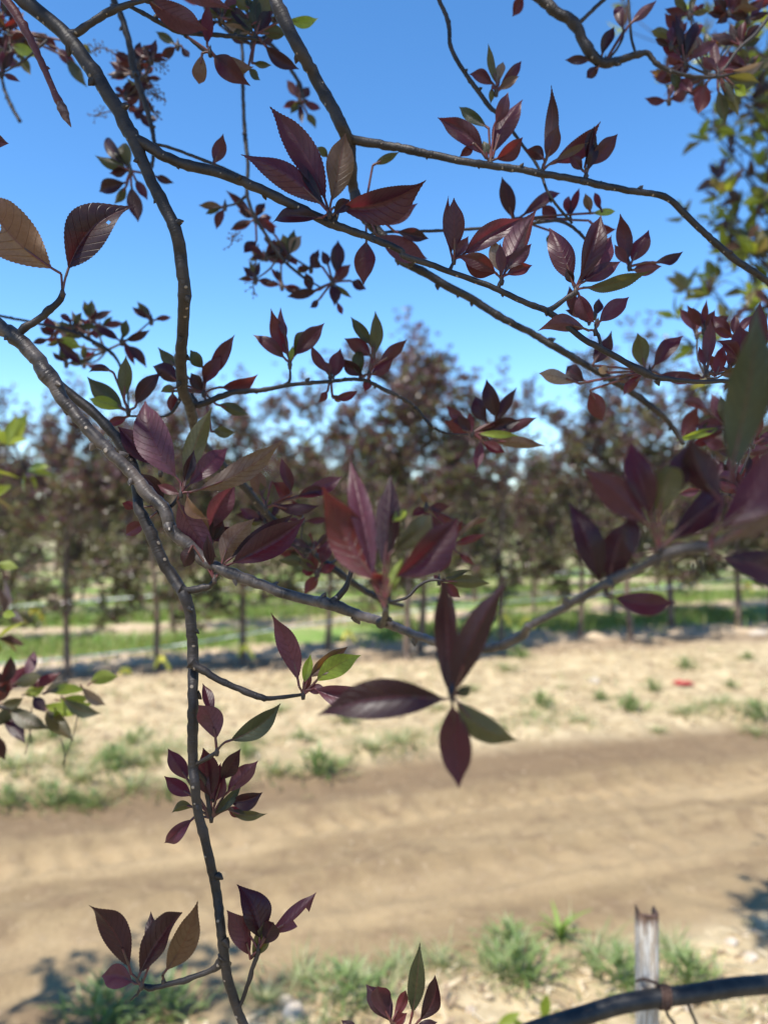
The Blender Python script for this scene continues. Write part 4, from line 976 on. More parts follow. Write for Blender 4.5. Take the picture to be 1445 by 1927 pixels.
random.seed(404)
CROWD = MB()
def crowd(x0, x1, y0, y1, n, d0, d1, L0, L1, kinds, hub):
    for _ in range(n):
        x = random.uniform(x0, x1); y = random.uniform(y0, y1); d = random.uniform(d0, d1)
        lv = []
        a0 = random.uniform(0, 6.28)
        for k in range(random.randint(4, 7)):
            a = a0 + k * 2.4 + random.uniform(-.4, .4)
            L = random.uniform(L0, L1)
            lv.append((x + math.cos(a) * L, y - abs(math.sin(a)) * L * .9 + (L * .5 if random.random() < .25 else 0), L * random.uniform(.26, .38) * ZS, random.choice(kinds), {}))
        CL.append(('O', x, y, d, 0, lv, CROWD))
        hx, hy = hub
        tube(CROWD, parse(['O', (hx, hy, 5, d), ((hx + x) / 2 + random.uniform(-8, 8), (hy + y) / 2 + 6, 4), (x, y, 3)]), step=.006, sides=6, rough=.05, mi=TWG)
crowd(1245, 1440, 10, 200, 13, .72, .95, 34, 62, 'ppdmmrgob', (1330, 140))
crowd(380, 505, -10, 95, 9, .62, .85, 34, 60, 'pdmgogd', (430, 60))
crowd(-10, 70, 20, 140, 7, .72, .9, 34, 56, 'pdrogb', (90, 75))
crowd(1300, 1440, 620, 700, 4, .56, .7, 40, 66, 'pmrpr', (1330, 712))
crowd(1310, 1440, 760, 960, 6, .6, .85, 40, 70, 'pmrdp', (1370, 930))
crowd(225, 300, 100, 230, 8, .75, .9, 26, 46, 'pdddpr', (262, 150))
crowd(100, 290, 590, 690, 8, .75, .95, 28, 48, 'pdgodp', (200, 660))
crowd(470, 600, 400, 560, 6, .8, .95, 26, 44, 'pddor', (530, 470))
crowd(470, 640, 960, 1060, 5, .7, .85, 40, 66, 'rrpdo', (575, 1040))
nleafs = 0
for (r, bx, by, d, split, leaves, label) in CL:
    px, py = Z(r, bx, by)
    base = P(px, py, d)
    mbc = CROWD if label is CROWD else MB()
    # swollen spur the stalks rise from
    t0 = Vector((0, 0, 0))
    made = []
    for (tx, ty, w, kind, op) in leaves:
        op = dict(op)
        lb = op.pop('b', None)
        tpx, tpy = Z(r, tx, ty)
        Lpx = math.hypot(tpx - px, tpy - py)
        dz = op.pop('dz', None)
        if dz is None: dz = random.uniform(-.22, .22) * Lpx / FPX * d
        else: dz += random.uniform(-.1, .1) * Lpx / FPX * d
        pet = op.pop('pet', None)
        if lb:
            qx, qy = Z(r, *lb)
            B0 = P(qx, qy, d + dz * .1)
            far = math.hypot(qx - px, qy - py)
            if pet is None: pet = .08
        else:
            B0 = base; far = 0
            if pet is None: pet = .14
        T = P(tpx, tpy, d + dz)
        pass
        roll = op.pop('roll', random.uniform(-.35, .35))
        fold = op.pop('fold', random.choice((random.uniform(.3, .6), random.uniform(.6, 1.0))))
        W = (w / ZS) / FPX * d / (math.cos(fold * .8) * math.cos(roll)) * 1.04
        W = min(W * (.84 if d > .4 else 1.0), (T - B0).length * .60)
        side = op.pop('side', random.choice((1, 1, -1)))
        big = split or w > 85
        kw = dict(fold=fold, roll=roll, side=side, pet=pet, droop=op.pop('droop', random.uniform(-.11, .10)), seg=52 if split else 14, cross=(12 if 'hole' in op else 4) if split else 2, twist=random.uniform(-1.0, 1.0), curl=random.uniform(-.45, .30), teeth=bool(split), prad=max(.0005, min(.0011, .0016 * d)), wav=op.pop('wav', random.uniform(.008, .028)))
        kw.update(op)
        own = split and w >= 96
        mbl = MB() if own else mbc
        leaf(mbl, B0, T, W, kind, **kw)
        if lb and far > 3 and far < 150:
            q = base + (B0 - base) * .5 + Vector((0, 0, .0006))
            tube(mbl, [(base, .0009 * d / .5), (q, .0008 * d / .5), (B0, .0008 * d / .5)], step=.003, sides=5, rough=0, mi=STK, cap=False)
        if own: made.append((mbl, kind))
        nleafs += 1
    tube(mbc, [(base - V((0, 0, .003)) * d / .5, .0012 * d / .5), (base, .0017 * d / .5), (base + V((0, 0, .0022)) * d / .5, .0009 * d / .5), (base + V((0, 0, .005)) * d / .5, .0002)], step=.0012, sides=7, rough=.2, mi=TWG)
    if label is CROWD: continue
    o = mbc.build('leaf_cluster', LS, tree)
    if label: o['label'] = label
    for mbl, kind in made:
        lo = mbl.build('leaf', LS, None)
        lo.parent = o

CROWD.build('small_leaves', LS, tree)['kind'] = 'stuff'
# spent flower sprays
def raceme(r, pts, d, n=26, mat=None):
    mb = MB()
    pp = parse([r] + [(x, y, 7, d) for x, y in pts])
    tube(mb, pp, step=.004, sides=5, rough=0)
    dn = catmull(pp, .002)
    for k in range(n):
        q, _ = random.choice(dn[len(dn) // 5:])
        e = q + V((random.gauss(0, 1), random.gauss(0, 1), random.gauss(0, .7))).normalized() * random.uniform(.004, .010)
        tube(mb, [(q, .0004), (e, .0003)], step=0, sides=4, rough=0)
        tube(mb, [(e, .0004), (e + (e - q) * .12, .0012), (e + (e - q) * .25, .0004)], step=0, sides=5, rough=0)
    mb.build('flower_spray', [SPRAY], tree)
SPRAY = simple('spent_flower', (.07, .045, .04), .8, .2, 0, 200, (.12, .09, .06))
raceme('A', [(760, 360), (820, 330), (890, 350)], .82)
raceme('A', [(790, 500), (850, 520), (905, 550)], .82)
raceme('A', [(770, 430), (810, 440), (840, 480)], .82, 20)
raceme('A', [(690, 590), (580, 610), (510, 630)], .9, 20)
raceme('A', [(640, 300), (560, 260), (500, 280)], .85, 20)
raceme('A', [(800, 580), (830, 600), (860, 640)], .82, 18)
raceme('D', [(1405, -60), (1390, 60), (1375, 130), (1385, 215)], .85, 34)
raceme('A', [(1310, 1260), (1270, 1290), (1260, 1330)], .85, 16)

# ---- low-detail leaf spray used for the upper crown and for neighbouring trees
def simple_leaf(mb, p, dirv, L, w, c, mi=0, up=None):
    dirv = dirv.normalized()
    s = dirv.cross(up or V((random.gauss(0, 1), random.gauss(0, 1), random.gauss(.6, 1))))
    s = s.normalized() if s.length > 1e-4 else dirv.orthogonal().normalized()
    n = s.cross(dirv)
    i = len(mb.v)
    m1 = p + dirv * (L * .4); m2 = p + dirv * (L * .75)
    mb.v += [tuple(p), tuple(m1 - s * w + n * w * .4), tuple(m1 - n * .0), tuple(m1 + s * w + n * w * .4),
             tuple(m2 - s * w * .6 + n * w * .2 - n * L * .04), tuple(m2 - n * L * .04), tuple(m2 + s * w * .6 + n * w * .2 - n * L * .04), tuple(p + dirv * L - n * L * .1)]
    for f in ((0, 2, 1), (0, 3, 2), (1, 2, 5, 4), (2, 3, 6, 5), (4, 5, 7), (5, 6, 7)):
        mb.face(tuple(i + k for k in f), [(0, 0)] * len(f), mi, c)

def rosette(mb, p, axis_, n, L, cols, spread=.9):
    for k in range(n):
        a = 2 * PI * k / n + random.uniform(-.4, .4)
        o = axis_.orthogonal().normalized()
        o = Matrix.Rotation(a, 3, axis_) @ o
        dv = axis_ * random.uniform(.3, 1.0) + o * random.uniform(.5, 1) * spread
        l = L * random.uniform(.7, 1.15)
        simple_leaf(mb, p, dv, l, l * random.uniform(.17, .23), random.choice(cols), 0)

PURP = [(.040, .014, .019), (.055, .020, .024), (.030, .011, .015), (.075, .038, .024), (.048, .035, .02)]
def crown_part(root, name, limbs, cols, per=.045, L=.058, label=None, rad=.16, kind=None, gaps=None):
    """limbs: lists of (Vector, radius); rosettes on side shoots along them; returns parts"""
    mbw, mbl = MB(), MB()
    grey = (.10, .08, .07)
    for lm in limbs:
        tube(mbw, lm, step=.02, sides=7, rough=.05)
        d = catmull(lm, .01)
        acc = 0
        for i in range(len(d) // 4, len(d)):
            acc += (d[i][0] - d[i - 1][0]).length
            if acc > per:
                acc = 0
                q = d[i][0]
                if gaps and any(((q - g) - sd * (q - g).dot(sd)).length < (.07 if g.z > 1.62 else .075) for g in gaps): continue
                ax_ = V((random.gauss(0, 1), random.gauss(0, 1), random.gauss(.5, .8))).normalized()
                e = q + ax_ * random.uniform(.02, rad)
                tube(mbw, [(q, .0016), ((q + e) / 2 + V((0, 0, -.004)), .0013), (e, .001)], step=0, sides=4, rough=0, cap=False)
                rosette(mbl, e, (ax_ + V((0, 0, .5))).normalized(), random.randint(4, 7), L, cols)
    a = mbw.build('limbs', [BARK], root)
    b = mbl.build(name, [TINT], root, smooth=False)
    if kind: b['kind'] = kind
    return a, b
EXTRA = []
random.seed(21)
for k in range(22):
    z0 = random.uniform(2.3, 3.4); a = random.uniform(-2.6, .9); rr = random.uniform(.35, .95)
    s_ = V((-.65, .35, z0)); e_ = s_ + V((math.cos(a) * rr, math.sin(a) * rr - .05, random.uniform(.1, .5)))
    if e_.y > .1 and e_.z < e_.y * .9 + 1.7: continue
    EXTRA.append([(s_, .007), ((s_ + e_) / 2 + V((0, 0, .05)), .005), (e_, .002)])
GAPS = [P(95, 705, .5), P(465, 1085, .49), P(600, 1125, .46), P(670, 1145, .44), P(800, 285, .575), P(760, 280, .575), P(900, 300, .57), P(980, 420, .5), P(1010, 400, .5), P(1110, 480, .5), P(1060, 460, .5), P(900, 450, .5), P(1080, 620, .5), P(1230, 705, .5), P(1330, 650, .5), P(1180, 570, .5), P(500, 870, .48), P(660, 890, .33), P(440, 100, .58)]  # spots kept in sun: crown rosettes along their sun rays are left out
limbs = []
for (z0, ex, ey, ez) in [(2.3, -.55, -.25, 2.75), (2.45, -.2, -.1, 2.75), (2.6, -.95, .05, 3.1), (2.7, -.1, .30, 3.05), (2.8, -.4, -.35, 3.2), (2.9, -1.1, .5, 3.4), (3.0, -.2, .25, 3.6), (2.75, .15, .05, 2.85), (2.2, -.75, -.2, 2.55), (2.55, -.35, .15, 2.7), (2.65, .25, -.25, 3.0)]:
    s = V((-.65, .35, z0)); e = V((ex, ey, ez))
    m_ = (s + e) / 2 + V((0, 0, .05))
    limbs.append([(s, .007), (m_, .005), (e, .002)])
limbs.append([(V((-.63, .36, 2.9)), .008), (V((-1.3, .7, 3.35)), .007), (V((-2.0, 1.0, 3.7)), .004), (V((-2.35, 1.15, 3.75)), .002)])  # high unseen limbs, added to shade the ground at the lower left
limbs.append([(V((-1.3, .7, 3.35)), .005), (V((-1.9, .75, 3.75)), .003), (V((-2.3, .85, 3.95)), .002)])
limbs += EXTRA
crown_part(tree, 'upper_crown', limbs, PURP, kind='stuff', per=.024, gaps=GAPS, L=.066)

# ------------------------------------------------------------------ neighbouring trees of the same row
GRN = [(.085, .10, .03), (.12, .14, .035), (.20, .24, .035), (.10, .085, .04), (.075, .040, .038), (.05, .03, .034), (.09, .065, .06), (.22, .27, .045)]
GRN2 = [(.12, .14, .035), (.22, .27, .035), (.28, .33, .04), (.20, .24, .035), (.14, .12, .05), (.075, .036, .038), (.085, .055, .06), (.25, .29, .05), (.055, .032, .036), (.11, .12, .06)]
rt = V((1.42, 1.95, 0))
right = empty('green_purple_tree', rt, 'green and purple leafy tree at the right edge beyond the foreground branches', 'tree')
mb = MB()
tube(mb, [(rt + V((0, 0, -.05)), .04), (rt + V((.02, 0, .8)), .03), (rt + V((0, .02, 1.7)), .026), (rt + V((-.03, 0, 2.6)), .018), (rt + V((0, 0, 3.4)), .006)], step=.03, sides=10, rough=.05)
mb.build('trunk', [BARK], right)
lr = []
def toward(px, py, d): return P(px, py, d)
for (px, py, d, z0) in [(1345, 250, 1.85, 1.9), (1385, 180, 1.9, 2.1), (1400, 330, 1.8, 1.7), (1350, 420, 1.9, 1.55), (1330, 530, 1.8, 1.5), (1420, 90, 1.9, 2.3), (1405, 480, 1.75, 1.6), (1430, 400, 2.0, 1.6), (1290, 575, 1.9, 1.5), (1300, 200, 2.1, 2.2), (1370, 110, 2.1, 2.3), (1440, 260, 1.9, 1.9), (1500, 150, 1.9, 2.0), (1520, 420, 1.9, 1.7), (1280, 20, 2.3, 2.4), (1225, 60, 2.3, 2.4), (1360, 30, 2.1, 2.4)]:
    s = V((1.42, 1.95, z0)); e = toward(px, py, d)
    lr.append([(s, .008), ((s + e) / 2 + V((0, 0, -.03)), .005), (e, .002)])
for k in range(12):
    qx = random.uniform(1290, 1560); qy = random.uniform(140, 600)
    if qx < 1345 and 300 < qy < 470: qx += 60
    d_ = random.uniform(1.75, 2.3)
    s = V((1.42, 1.95, 1.6 + (600 - qy) / 600 * .9)); e = toward(qx, qy, d_)
    lr.append([(s, .007), ((s + e) / 2 + V((0, 0, -.03)), .004), (e, .002)])
for k in range(14):
    a = random.uniform(0, 6.28); z0 = random.uniform(1.6, 3.0)
    s = V((1.42, 1.95, z0)); e = s + V((abs(math.cos(a)) * .6, math.sin(a) * .6, random.uniform(.2, .7)))
    lr.append([(s, .008), ((s + e) / 2, .005), (e, .002)])
shade_limbs = []  # out-of-view limbs added to throw the shade patch on the right-hand ground
for k in range(9):
    s = V((1.42, 1.95, 2.9)); e = V((random.uniform(.12, .36), random.uniform(1.3, 1.6), random.uniform(3.25, 3.6)))
    shade_limbs.append([(s, .008), ((s + e) / 2 + V((0, 0, .1)), .005), (e, .002)])
crown_part(right, 'crown', shade_limbs, GRN, per=.016, L=.07, rad=.12)
crown_part(right, 'crown', lr, GRN2, per=.034, L=.058, rad=.17)
lt = V((-1.75, .75, 0))
left = empty('green_purple_tree', lt, 'leafy tree reaching in at the left edge, with bright green and dark purple leaves', 'tree')
mb = MB()
tube(mb, [(lt + V((0, 0, -.05)), .04), (lt + V((.02, 0, .8)), .03), (lt + V((0, .02, 1.7)), .026), (lt + V((-.03, 0, 2.6)), .018), (lt + V((0, 0, 3.3)), .006)], step=.03, sides=10, rough=.05)
mb.build('trunk', [BARK], left)
ll = []
for (px, py, d, z0) in [(30, 860, 1.35, 1.3), (-20, 1040, 1.3, 1.2), (5, 1160, 1.2, 1.1), (40, 830, 1.5, 1.4), (-60, 940, 1.4, 1.2)]:
    s = V((-1.75, .75, z0)); e = toward(px, py, d)
    ll.append([(s, .007), ((s + e) / 2 + V((0, 0, -.02)), .005), (e, .002)])
for k in range(14):
    a = random.uniform(2.0, 5.4); z0 = random.uniform(1.3, 2.9)
    s = V((-1.75, .75, z0)); e = s + V((math.cos(a) * .55, math.sin(a) * .5, random.uniform(.15, .6)))
    ll.append([(s, .007), ((s + e) / 2, .005), (e, .002)])
shade_limbs = []  # unseen limbs added so that a shade patch falls at the bottom left
for k in range(6):
    s = V((-1.75, .75, random.uniform(1.8, 2.3))); e = V((random.uniform(-2.15, -1.6), random.uniform(1.15, 1.65), random.uniform(2.3, 2.95)))
    shade_limbs.append([(s, .008), ((s + e) / 2 + V((0, 0, .05)), .005), (e, .002)])
crown_part(left, 'crown', shade_limbs, GRN, per=.02, L=.07, rad=.14)
crown_part(left, 'crown', ll, GRN, per=.06, L=.06, rad=.09)
s = V((-1.75, .75, 1.25))
mb = MB()
tube(mb, [(s, .007), (P(-160, 1250, .95), .0045), (P(0, 1330, .95), .003), (P(40, 1335, .95), .002)], step=.01, sides=8, rough=.06)
for (x, y, x2, y2) in ((45, 1340, 60, 1400), (150, 1330, 118, 1440), (60, 1330, 48, 1420), (115, 1390, 122, 1445)):
    tube(mb, [(P(x, y, .95), .0008), (P((x + x2) / 2 + 4, (y + y2) / 2, .95), .0007), (P(x2, y2, .95), .0006)], step=.01, sides=4, rough=0)
mb.build('branch', [BARK], left)
mbc = MB()
for (bx, by, tx, ty, w, kind, k) in [(150, 920, 190, 765, 70, 'm', 0), (60, 980, 150, 840, 90, 'r', 0), (120, 950, 335, 880, 70, 'r', .08), (40, 1060, 272, 1190, 100, 'o', .06), (20, 1070, 140, 1270, 95, 'd', 0), (250, 1070, 402, 1255, 110, 'o', .05),
        (215, 1050, 515, 1045, 90, 'y', .10), (480, 950, 645, 905, 95, 'y', -.1), (440, 950, 580, 1060, 66, 't', .08), (330, 1010, 555, 1105, 84, 'g', .1), (240, 1000, 470, 980, 70, 'y', -.06), (60, 950, 230, 900, 80, 'o', 0), (300, 1030, 500, 1020, 60, 'y', .04), (40, 1000, -60, 860, 110, 'd', 0), (-20, 1060, 60, 900, 90, 'r', 0), (0, 1050, 130, 1020, 70, 'o', .1), (100, 1060, -40, 1180, 80, 'g', 0),
        (-60, 1180, 30, 1360, 90, 'd', 0), (230, 1000, 380, 930, 60, 'o', 0), (120, 1010, 250, 960, 70, 'y', 0), (300, 1080, 330, 1150, 44, 'y', 0), (10, 560, 90, 575, 50, 'y', 0), (-40, 300, 105, 315, 60, 'y', -.05), (180, 1010, 250, 1100, 70, 'd', 0), (0, 960, 60, 790, 80, 'd', .1)]:
    p0 = P(*Z('G', bx, by), .95 + random.uniform(-.03, .03)); p1 = P(*Z('G', tx, ty), .95 + random.uniform(-.05, .05))
    W = w / ZS / FPX * .95 * .9
    leaf(mbc, p0, p1, min(W, (p1 - p0).length * .6), kind, k=k, seg=12, teeth=False, fold=random.uniform(.2, .6), roll=random.uniform(-.4, .4), pet=.1, prad=.001, side=random.choice((1, 1, -1)))
mbc.build('leaf_cluster', LS, left)

# ------------------------------------------------------------------ nursery rows: build three trees, then copy
FAR = [(.118, .054, .070), (.165, .095, .104), (.076, .042, .052), (.115, .122, .056), (.180, .170, .088), (.088, .100, .044)]
def nursery_tree(seed, tall=3.4, dens=1.0):
    random.seed(seed)
    t = bpy.data.objects.new('nursery_tree', None); col.objects.link(t)
    mw, mt, ml = MB(), MB(), MB()
    bend = [V((random.uniform(-.05, .05), random.uniform(-.05, .05), 0)) for _ in range(4)]
    tube(mt, [(V((0, 0, -.1)), .048), (bend[0] * .4 + V((0, 0, .12)), .038), (bend[0] + V((0, 0, .7)), .031), (bend[1] + V((0, 0, 1.3)), .026), (bend[2] + V((0, 0, 2.0)), .017), (bend[3] + V((0, 0, tall * .97)), .004)], step=.05, sides=8, rough=.08)
    n = 19
    for i in range(n):
        z0 = .52 + (tall - 1.1) * i / n + random.uniform(-.08, .08)
        a = i * 2.4 + random.uniform(-.4, .4)
        f = i / n
        ln = (.62 + .30 * math.sin(PI * min(1, f * 1.3 + .12))) * random.uniform(.75, 1.15) * (1 - .25 * f)
        s = V((0, 0, z0)) + bend[1] * .7
        up = random.uniform(.25, .7) if f < .35 else random.uniform(.55, 1.05)
        e = s + V((math.cos(a) * ln * .78, math.sin(a) * ln * .78, ln * up))
        m_ = s + (e - s) * .45 + V((math.cos(a), math.sin(a), -.3)) * .07
        tube(mw, [(s, .010), (m_, .007), (e, .002)], step=.06, sides=5, rough=0, cap=False)
        dn = catmull([(s, .01), (m_, .007), (e, .002)], .02)
        tops = [e]
        for q in range(5):
            b0 = random.choice(dn[len(dn) // 3:])[0]
            e2 = b0 + V((math.cos(a + random.uniform(-1.4, 1.4)) * .25, math.sin(a + random.uniform(-1.4, 1.4)) * .25, random.uniform(-.22, .36)))
            tube(mw, [(b0, .004), (e2, .0015)], step=0, sides=4, rough=0, cap=False)
            for w_ in range(int(9 * dens)):
                c = b0.lerp(e2, random.uniform(.15, 1.08)) + V((random.gauss(0, .045), random.gauss(0, .045), random.gauss(0, .045)))
                green = max(0, .95 - (c.z - .8) / 2.2)
                cols = FAR[3:] if random.random() < green * .75 else FAR[:4]
                rosette(ml, c, V((random.gauss(0, .5), random.gauss(0, .5), 1)).normalized(), random.randint(4, 6), .066, cols, 1.1)
        for w_ in range(int(10 * dens)):
            c = random.choice(dn[len(dn) // 4:])[0] + V((random.gauss(0, .05), random.gauss(0, .05), random.gauss(0, .05)))
            green = max(0, .95 - (c.z - .8) / 2.2)
            cols = FAR[3:] if random.random() < green * .75 else FAR[:4]
            rosette(ml, c, V((0, 0, 1)), 4, .062, cols, 1.1)
    for w_ in range(26):
        c = V((random.gauss(0, .07), random.gauss(0, .07), tall - abs(random.gauss(0, .35))))
        rosette(ml, c, V((0, 0, 1)), 4, .06, FAR[:4], .9)
    a = mt.build('trunk', [BARK_FAR]); b = mw.build('limbs', [BARK_FAR]); c = ml.build('crown', [TINT], smooth=False)
    for o in (a, b, c): o.parent = t
    return t
def copy_tree(t):
    c = t.copy(); col.objects.link(c)
    for ch in [o for o in kids[t.name]]:
        d = ch.copy(); col.objects.link(d); d.parent = c
    return c
kinds_ = [nursery_tree(31, 3.4, 1.8), nursery_tree(57, 3.5, 1.5), nursery_tree(83, 3.3, 2.0)]
kids = {t.name: [o for o in col.objects if o.parent is t] for t in kinds_}
used = set()
random.seed(5)
def plant_tree(k, x, y, h, label, group):
    t = kinds_[k]
    if k in used: t = copy_tree(t)
    used.add(k)
    t.location = (x, y, hgt(x, y) if y < 14 else 0)
    t.rotation_euler = (0, 0, random.uniform(0, 6.28))
    s = h / 3.4
    t.scale = (s * random.uniform(.9, 1.1), s * random.uniform(.9, 1.1), s)
    tag(t, label, 'tree', group)
    return t
front = [(-60, 6.7, 2.6, 'low nursery tree at the left frame edge of the front row'),
 (130, 7.0, 2.75, 'nursery tree with the thick pale trunk above the left hanging leaves'),
 (295, 7.2, 2.85, 'nursery tree just left of the long dark stem, yellow tape on its trunk'),
 (455, 7.66, 3.0, 'nursery tree just right of the long dark stem'),
 (615, 8.6, 3.3, 'nursery tree behind the sunlit stretch of the lower limb'),
 (764, 7.85, 3.75, 'tallest nursery tree in the middle, left of two close trunks'),
 (788, 8.45, 3.5, 'nursery tree in the middle, right of two close trunks'),
 (945, 8.9, 3.3, 'nursery tree behind the bend of the blurred branch'),
 (1090, 9.6, 3.4, 'nursery tree behind the blurred leaf trio'),
 (1190, 9.05, 3.9, 'tall nursery tree with a pale trunk foot right of the blurred branch'),
 (1265, 10.2, 3.7, 'nursery tree right of the pale-footed one, thin trunk'),
 (1388, 10.3, 3.7, 'nursery tree near the right frame edge with yellow tape'),
 (1446, 10.9, 3.6, 'nursery tree cut by the right frame edge')]
for i, (px, d, h, lab) in enumerate(front):
    plant_tree(i % 3, (px - CX) / FPX * d, d, h, lab, 'trees of the first nursery row')
for row in range(1, 10):
    v = 7.6 + 2.3 * row + (.6 * (row - 4) if row > 4 else 0)
    u = -7.0 - row * .8
    while u < 12 + row * 3:
        u += random.uniform(.9, 1.6) * (1.0 if row < 3 else 1.5 if row < 6 else 1.1)
        x, y = uv2xy(u, v + random.uniform(-.12, .12))
        if abs(x) > y * .53 + .9: continue
        if row == 1 and random.random() < .2: continue
        if row >= 2 and x > .1 * y and random.random() < .42: continue
        plant_tree(random.randrange(3), x, y, random.uniform(2.3, 3.6) + .05 * row,
                   'slender purple-brown nursery tree in the second row' if row == 1 else 'hazy nursery tree in the rows behind the second', 'trees of the second nursery row' if row == 1 else 'trees of the far nursery rows')

# far tree belt closing the horizon
mb = MB()
random.seed(77)
for k in range(11000):
    x = random.uniform(-60, 75); y = 62 + random.uniform(0, 6) + .2 * x
    top = 4.0 + 1.1 * noise.noise(V((x * .16, 0, 0))) + .7 * noise.noise(V((x * .6, 3, 0)))
    simple_leaf(mb, V((x, y, random.uniform(0, 1) ** .8 * top)), V((random.gauss(0, 1), random.gauss(0, 1), random.gauss(0, 1))), random.uniform(.5, .9), .28, random.choice(FAR), 0)
tag(mb.build('treeline', [TINT], smooth=False), 'far-off dark belt of trees along the horizon', 'treeline', kind='stuff')

# ------------------------------------------------------------------ wires, tape, hose, stake, stones
WIRE = simple('pale_wire', (.84, .86, .84), .35, .5, 0, 20, (.76, .78, .76))
def wire(pts, label, r=.006):
    mb = MB()
    tube(mb, [(P(*p), r) for p in pts], step=.2, sides=6, rough=0)
    o = mb.build('wire', [WIRE])
    tag(o, label, 'wire', 'wires strung along the tree rows')
wire([(-250, 1268, 6.6), (0, 1250, 6.95), (300, 1219, 7.3), (560, 1178, 8.0), (820, 1145, 8.8), (1100, 1121, 9.6), (1290, 1101, 10.3), (1600, 1062, 11.6)], 'pale wire strung along the first tree row, rising to the right', .0085)
wire([(-200, 1158, 9.2), (0, 1143, 9.6), (220, 1127, 10.0), (440, 1108, 10.5), (760, 1092, 11.3), (1100, 1076, 12.2), (1600, 1050, 13.5)], 'fainter pale wire along the second row at the left', .0085)
TAPE = simple('yellow_tape', (.82, .68, .05), .5, .4, 0, 40, (.85, .75, .15))
def tape(px, py, d, label):
    mb = MB()
    c = P(px, py, d - .05)
    # a knotted loop with two loose tails
    for a0, L, w in ((random.uniform(-.9, -.2), .11, .06), (random.uniform(3.0, 3.9), .08, .055)):
        prev = None
        for k in range(6):
            t = k / 5
            q = c + V((math.cos(a0) * L * t, -.01 * math.sin(t * 5), -L * .75 * t * t + .02 * math.sin(t * 6)))
            i = len(mb.v)
            mb.v += [tuple(q + V((0, .004, w / 2))), tuple(q - V((0, -.004, w / 2)))]
            if prev is not None:
                mb.face((prev, prev + 1, i + 1, i), [(0, 0)] * 4, 0)
            prev = i
    tube(mb, [(c + V((.03 * math.cos(a), .05 + .036 * math.sin(a), .0)), .007) for a in np.linspace(0, 2 * PI, 13)], step=0, sides=5, rough=0, cap=False)
    tag(mb.build('marking_tape', [TAPE]), label, 'marking tape', 'yellow tapes tied to the trunks')
for px, py, d, lab in [(66, 1150, 7.0, 'yellow tape tied high, left of the pale-trunked tree'), (303, 1241, 7.2, 'yellow tape just left of the long dark stem'), (236, 1263, 7.1, 'small low yellow tape by the shade patch on the left'), (459, 1220, 7.66, 'yellow tape on the trunk right of the long dark stem'), (655, 1193, 8.7, 'yellow tape behind the sunlit lower limb, over the green strip'),
                       (946, 1160, 8.9, 'bright yellow tape behind the blurred upright leaves'), (990, 1167, 9.0, 'yellow tape right beside the bend of the blurred branch'), (1406, 1102, 10.3, 'yellow tape near the right frame edge')]:
    tape(px, py, d, lab)

# weathered stake with the black hose tied to it
sd_ = 1.1
sx = (1223 - CX) / FPX * sd_
ztop = EYE.z - (1722 - CY) / FPX * sd_
stake = empty('stake', (sx, sd_, 0), 'weathered white stake with a rusty broken top, black hose tied to it', 'stake')
def stake_mat():
    m, nt, out = newmat('flaked_paint')
    N = NT(nt)
    tc = N.n('ShaderNodeTexCoord').outputs['Object']
    mp = N.n('ShaderNodeMapping'); mp.inputs['Scale'].default_value = (260, 260, 22); N.l(tc, mp.inputs[0])
    st = N.noise(mp.outputs[0], 1, 5, .65)
    sp = N.n('ShaderNodeSeparateXYZ'); N.l(tc, sp.inputs[0])
    top = N.smooth(N.math('ADD', sp.outputs[2], N.math('MULTIPLY', st, .03)), ztop - .012, ztop + .012)
    c = N.mix(N.smooth(st, .40, .58), (.56, .53, .48), (.30, .245, .19))
    c = N.mix(N.smooth(st, .62, .72), c, (.78, .76, .72))
    c = N.mix(top, c, (.12, .068, .045))
    pr = N.n('ShaderNodeBsdfPrincipled'); N.l(c, pr.inputs['Base Color'])
    pr.inputs['Roughness'].default_value = .7
    bp = N.n('ShaderNodeBump'); bp.inputs['Strength'].default_value = .6; bp.inputs['Distance'].default_value = .001
    N.l(st, bp.inputs['Height']); N.l(bp.outputs[0], pr.inputs['Normal'])
    N.l(pr.outputs[0], out.inputs[0])
    return m
mb = MB()
# channel section: outline in plan, torn upper edge
W_, D_, T_ = .0138, .020, .0032
plan = [(-W_, -.001), (-W_ + .003, -.004), (-.004, -.004), (-.002, -.0015), (.003, -.0015), (.0055, -.004), (W_ - .003, -.004), (W_, -.001), (W_, D_), (W_ - T_, D_), (W_ - T_, .003), (-W_ + T_, .003), (-W_ + T_, D_), (-W_, D_)]
npn = len(plan)
zs = [-.2] + list(np.linspace(.1, ztop - .02, 14)) + [ztop]
for iz, z in enumerate(zs):
    for (x, y) in plan:
        zz = z
        if iz == len(zs) - 1:
            t = (x + W_) / (2 * W_)
            zz = ztop + .006 - .016 * min(1, t / .5) + .010 * max(0, (t - .62) / .3) + random.uniform(-.002, .002)
        lean = (z - .5) * -.004
        mb.v.append((sx + x + lean, sd_ + y, zz))
for iz in range(len(zs) - 1):
    for k in range(npn):
        k2 = (k + 1) % npn
        mb.face((iz * npn + k, iz * npn + k2, (iz + 1) * npn + k2, (iz + 1) * npn + k), [(0, 0)] * 4)
mb.face(tuple((len(zs) - 1) * npn + k for k in range(npn)), [(0, 0)] * npn)
mb.build('post', [stake_mat()], stake, smooth=False)
HOSE = simple('black_hose', (.011, .011, .012), .48, .35, 0, 60, (.026, .024, .022), .0006, 90)
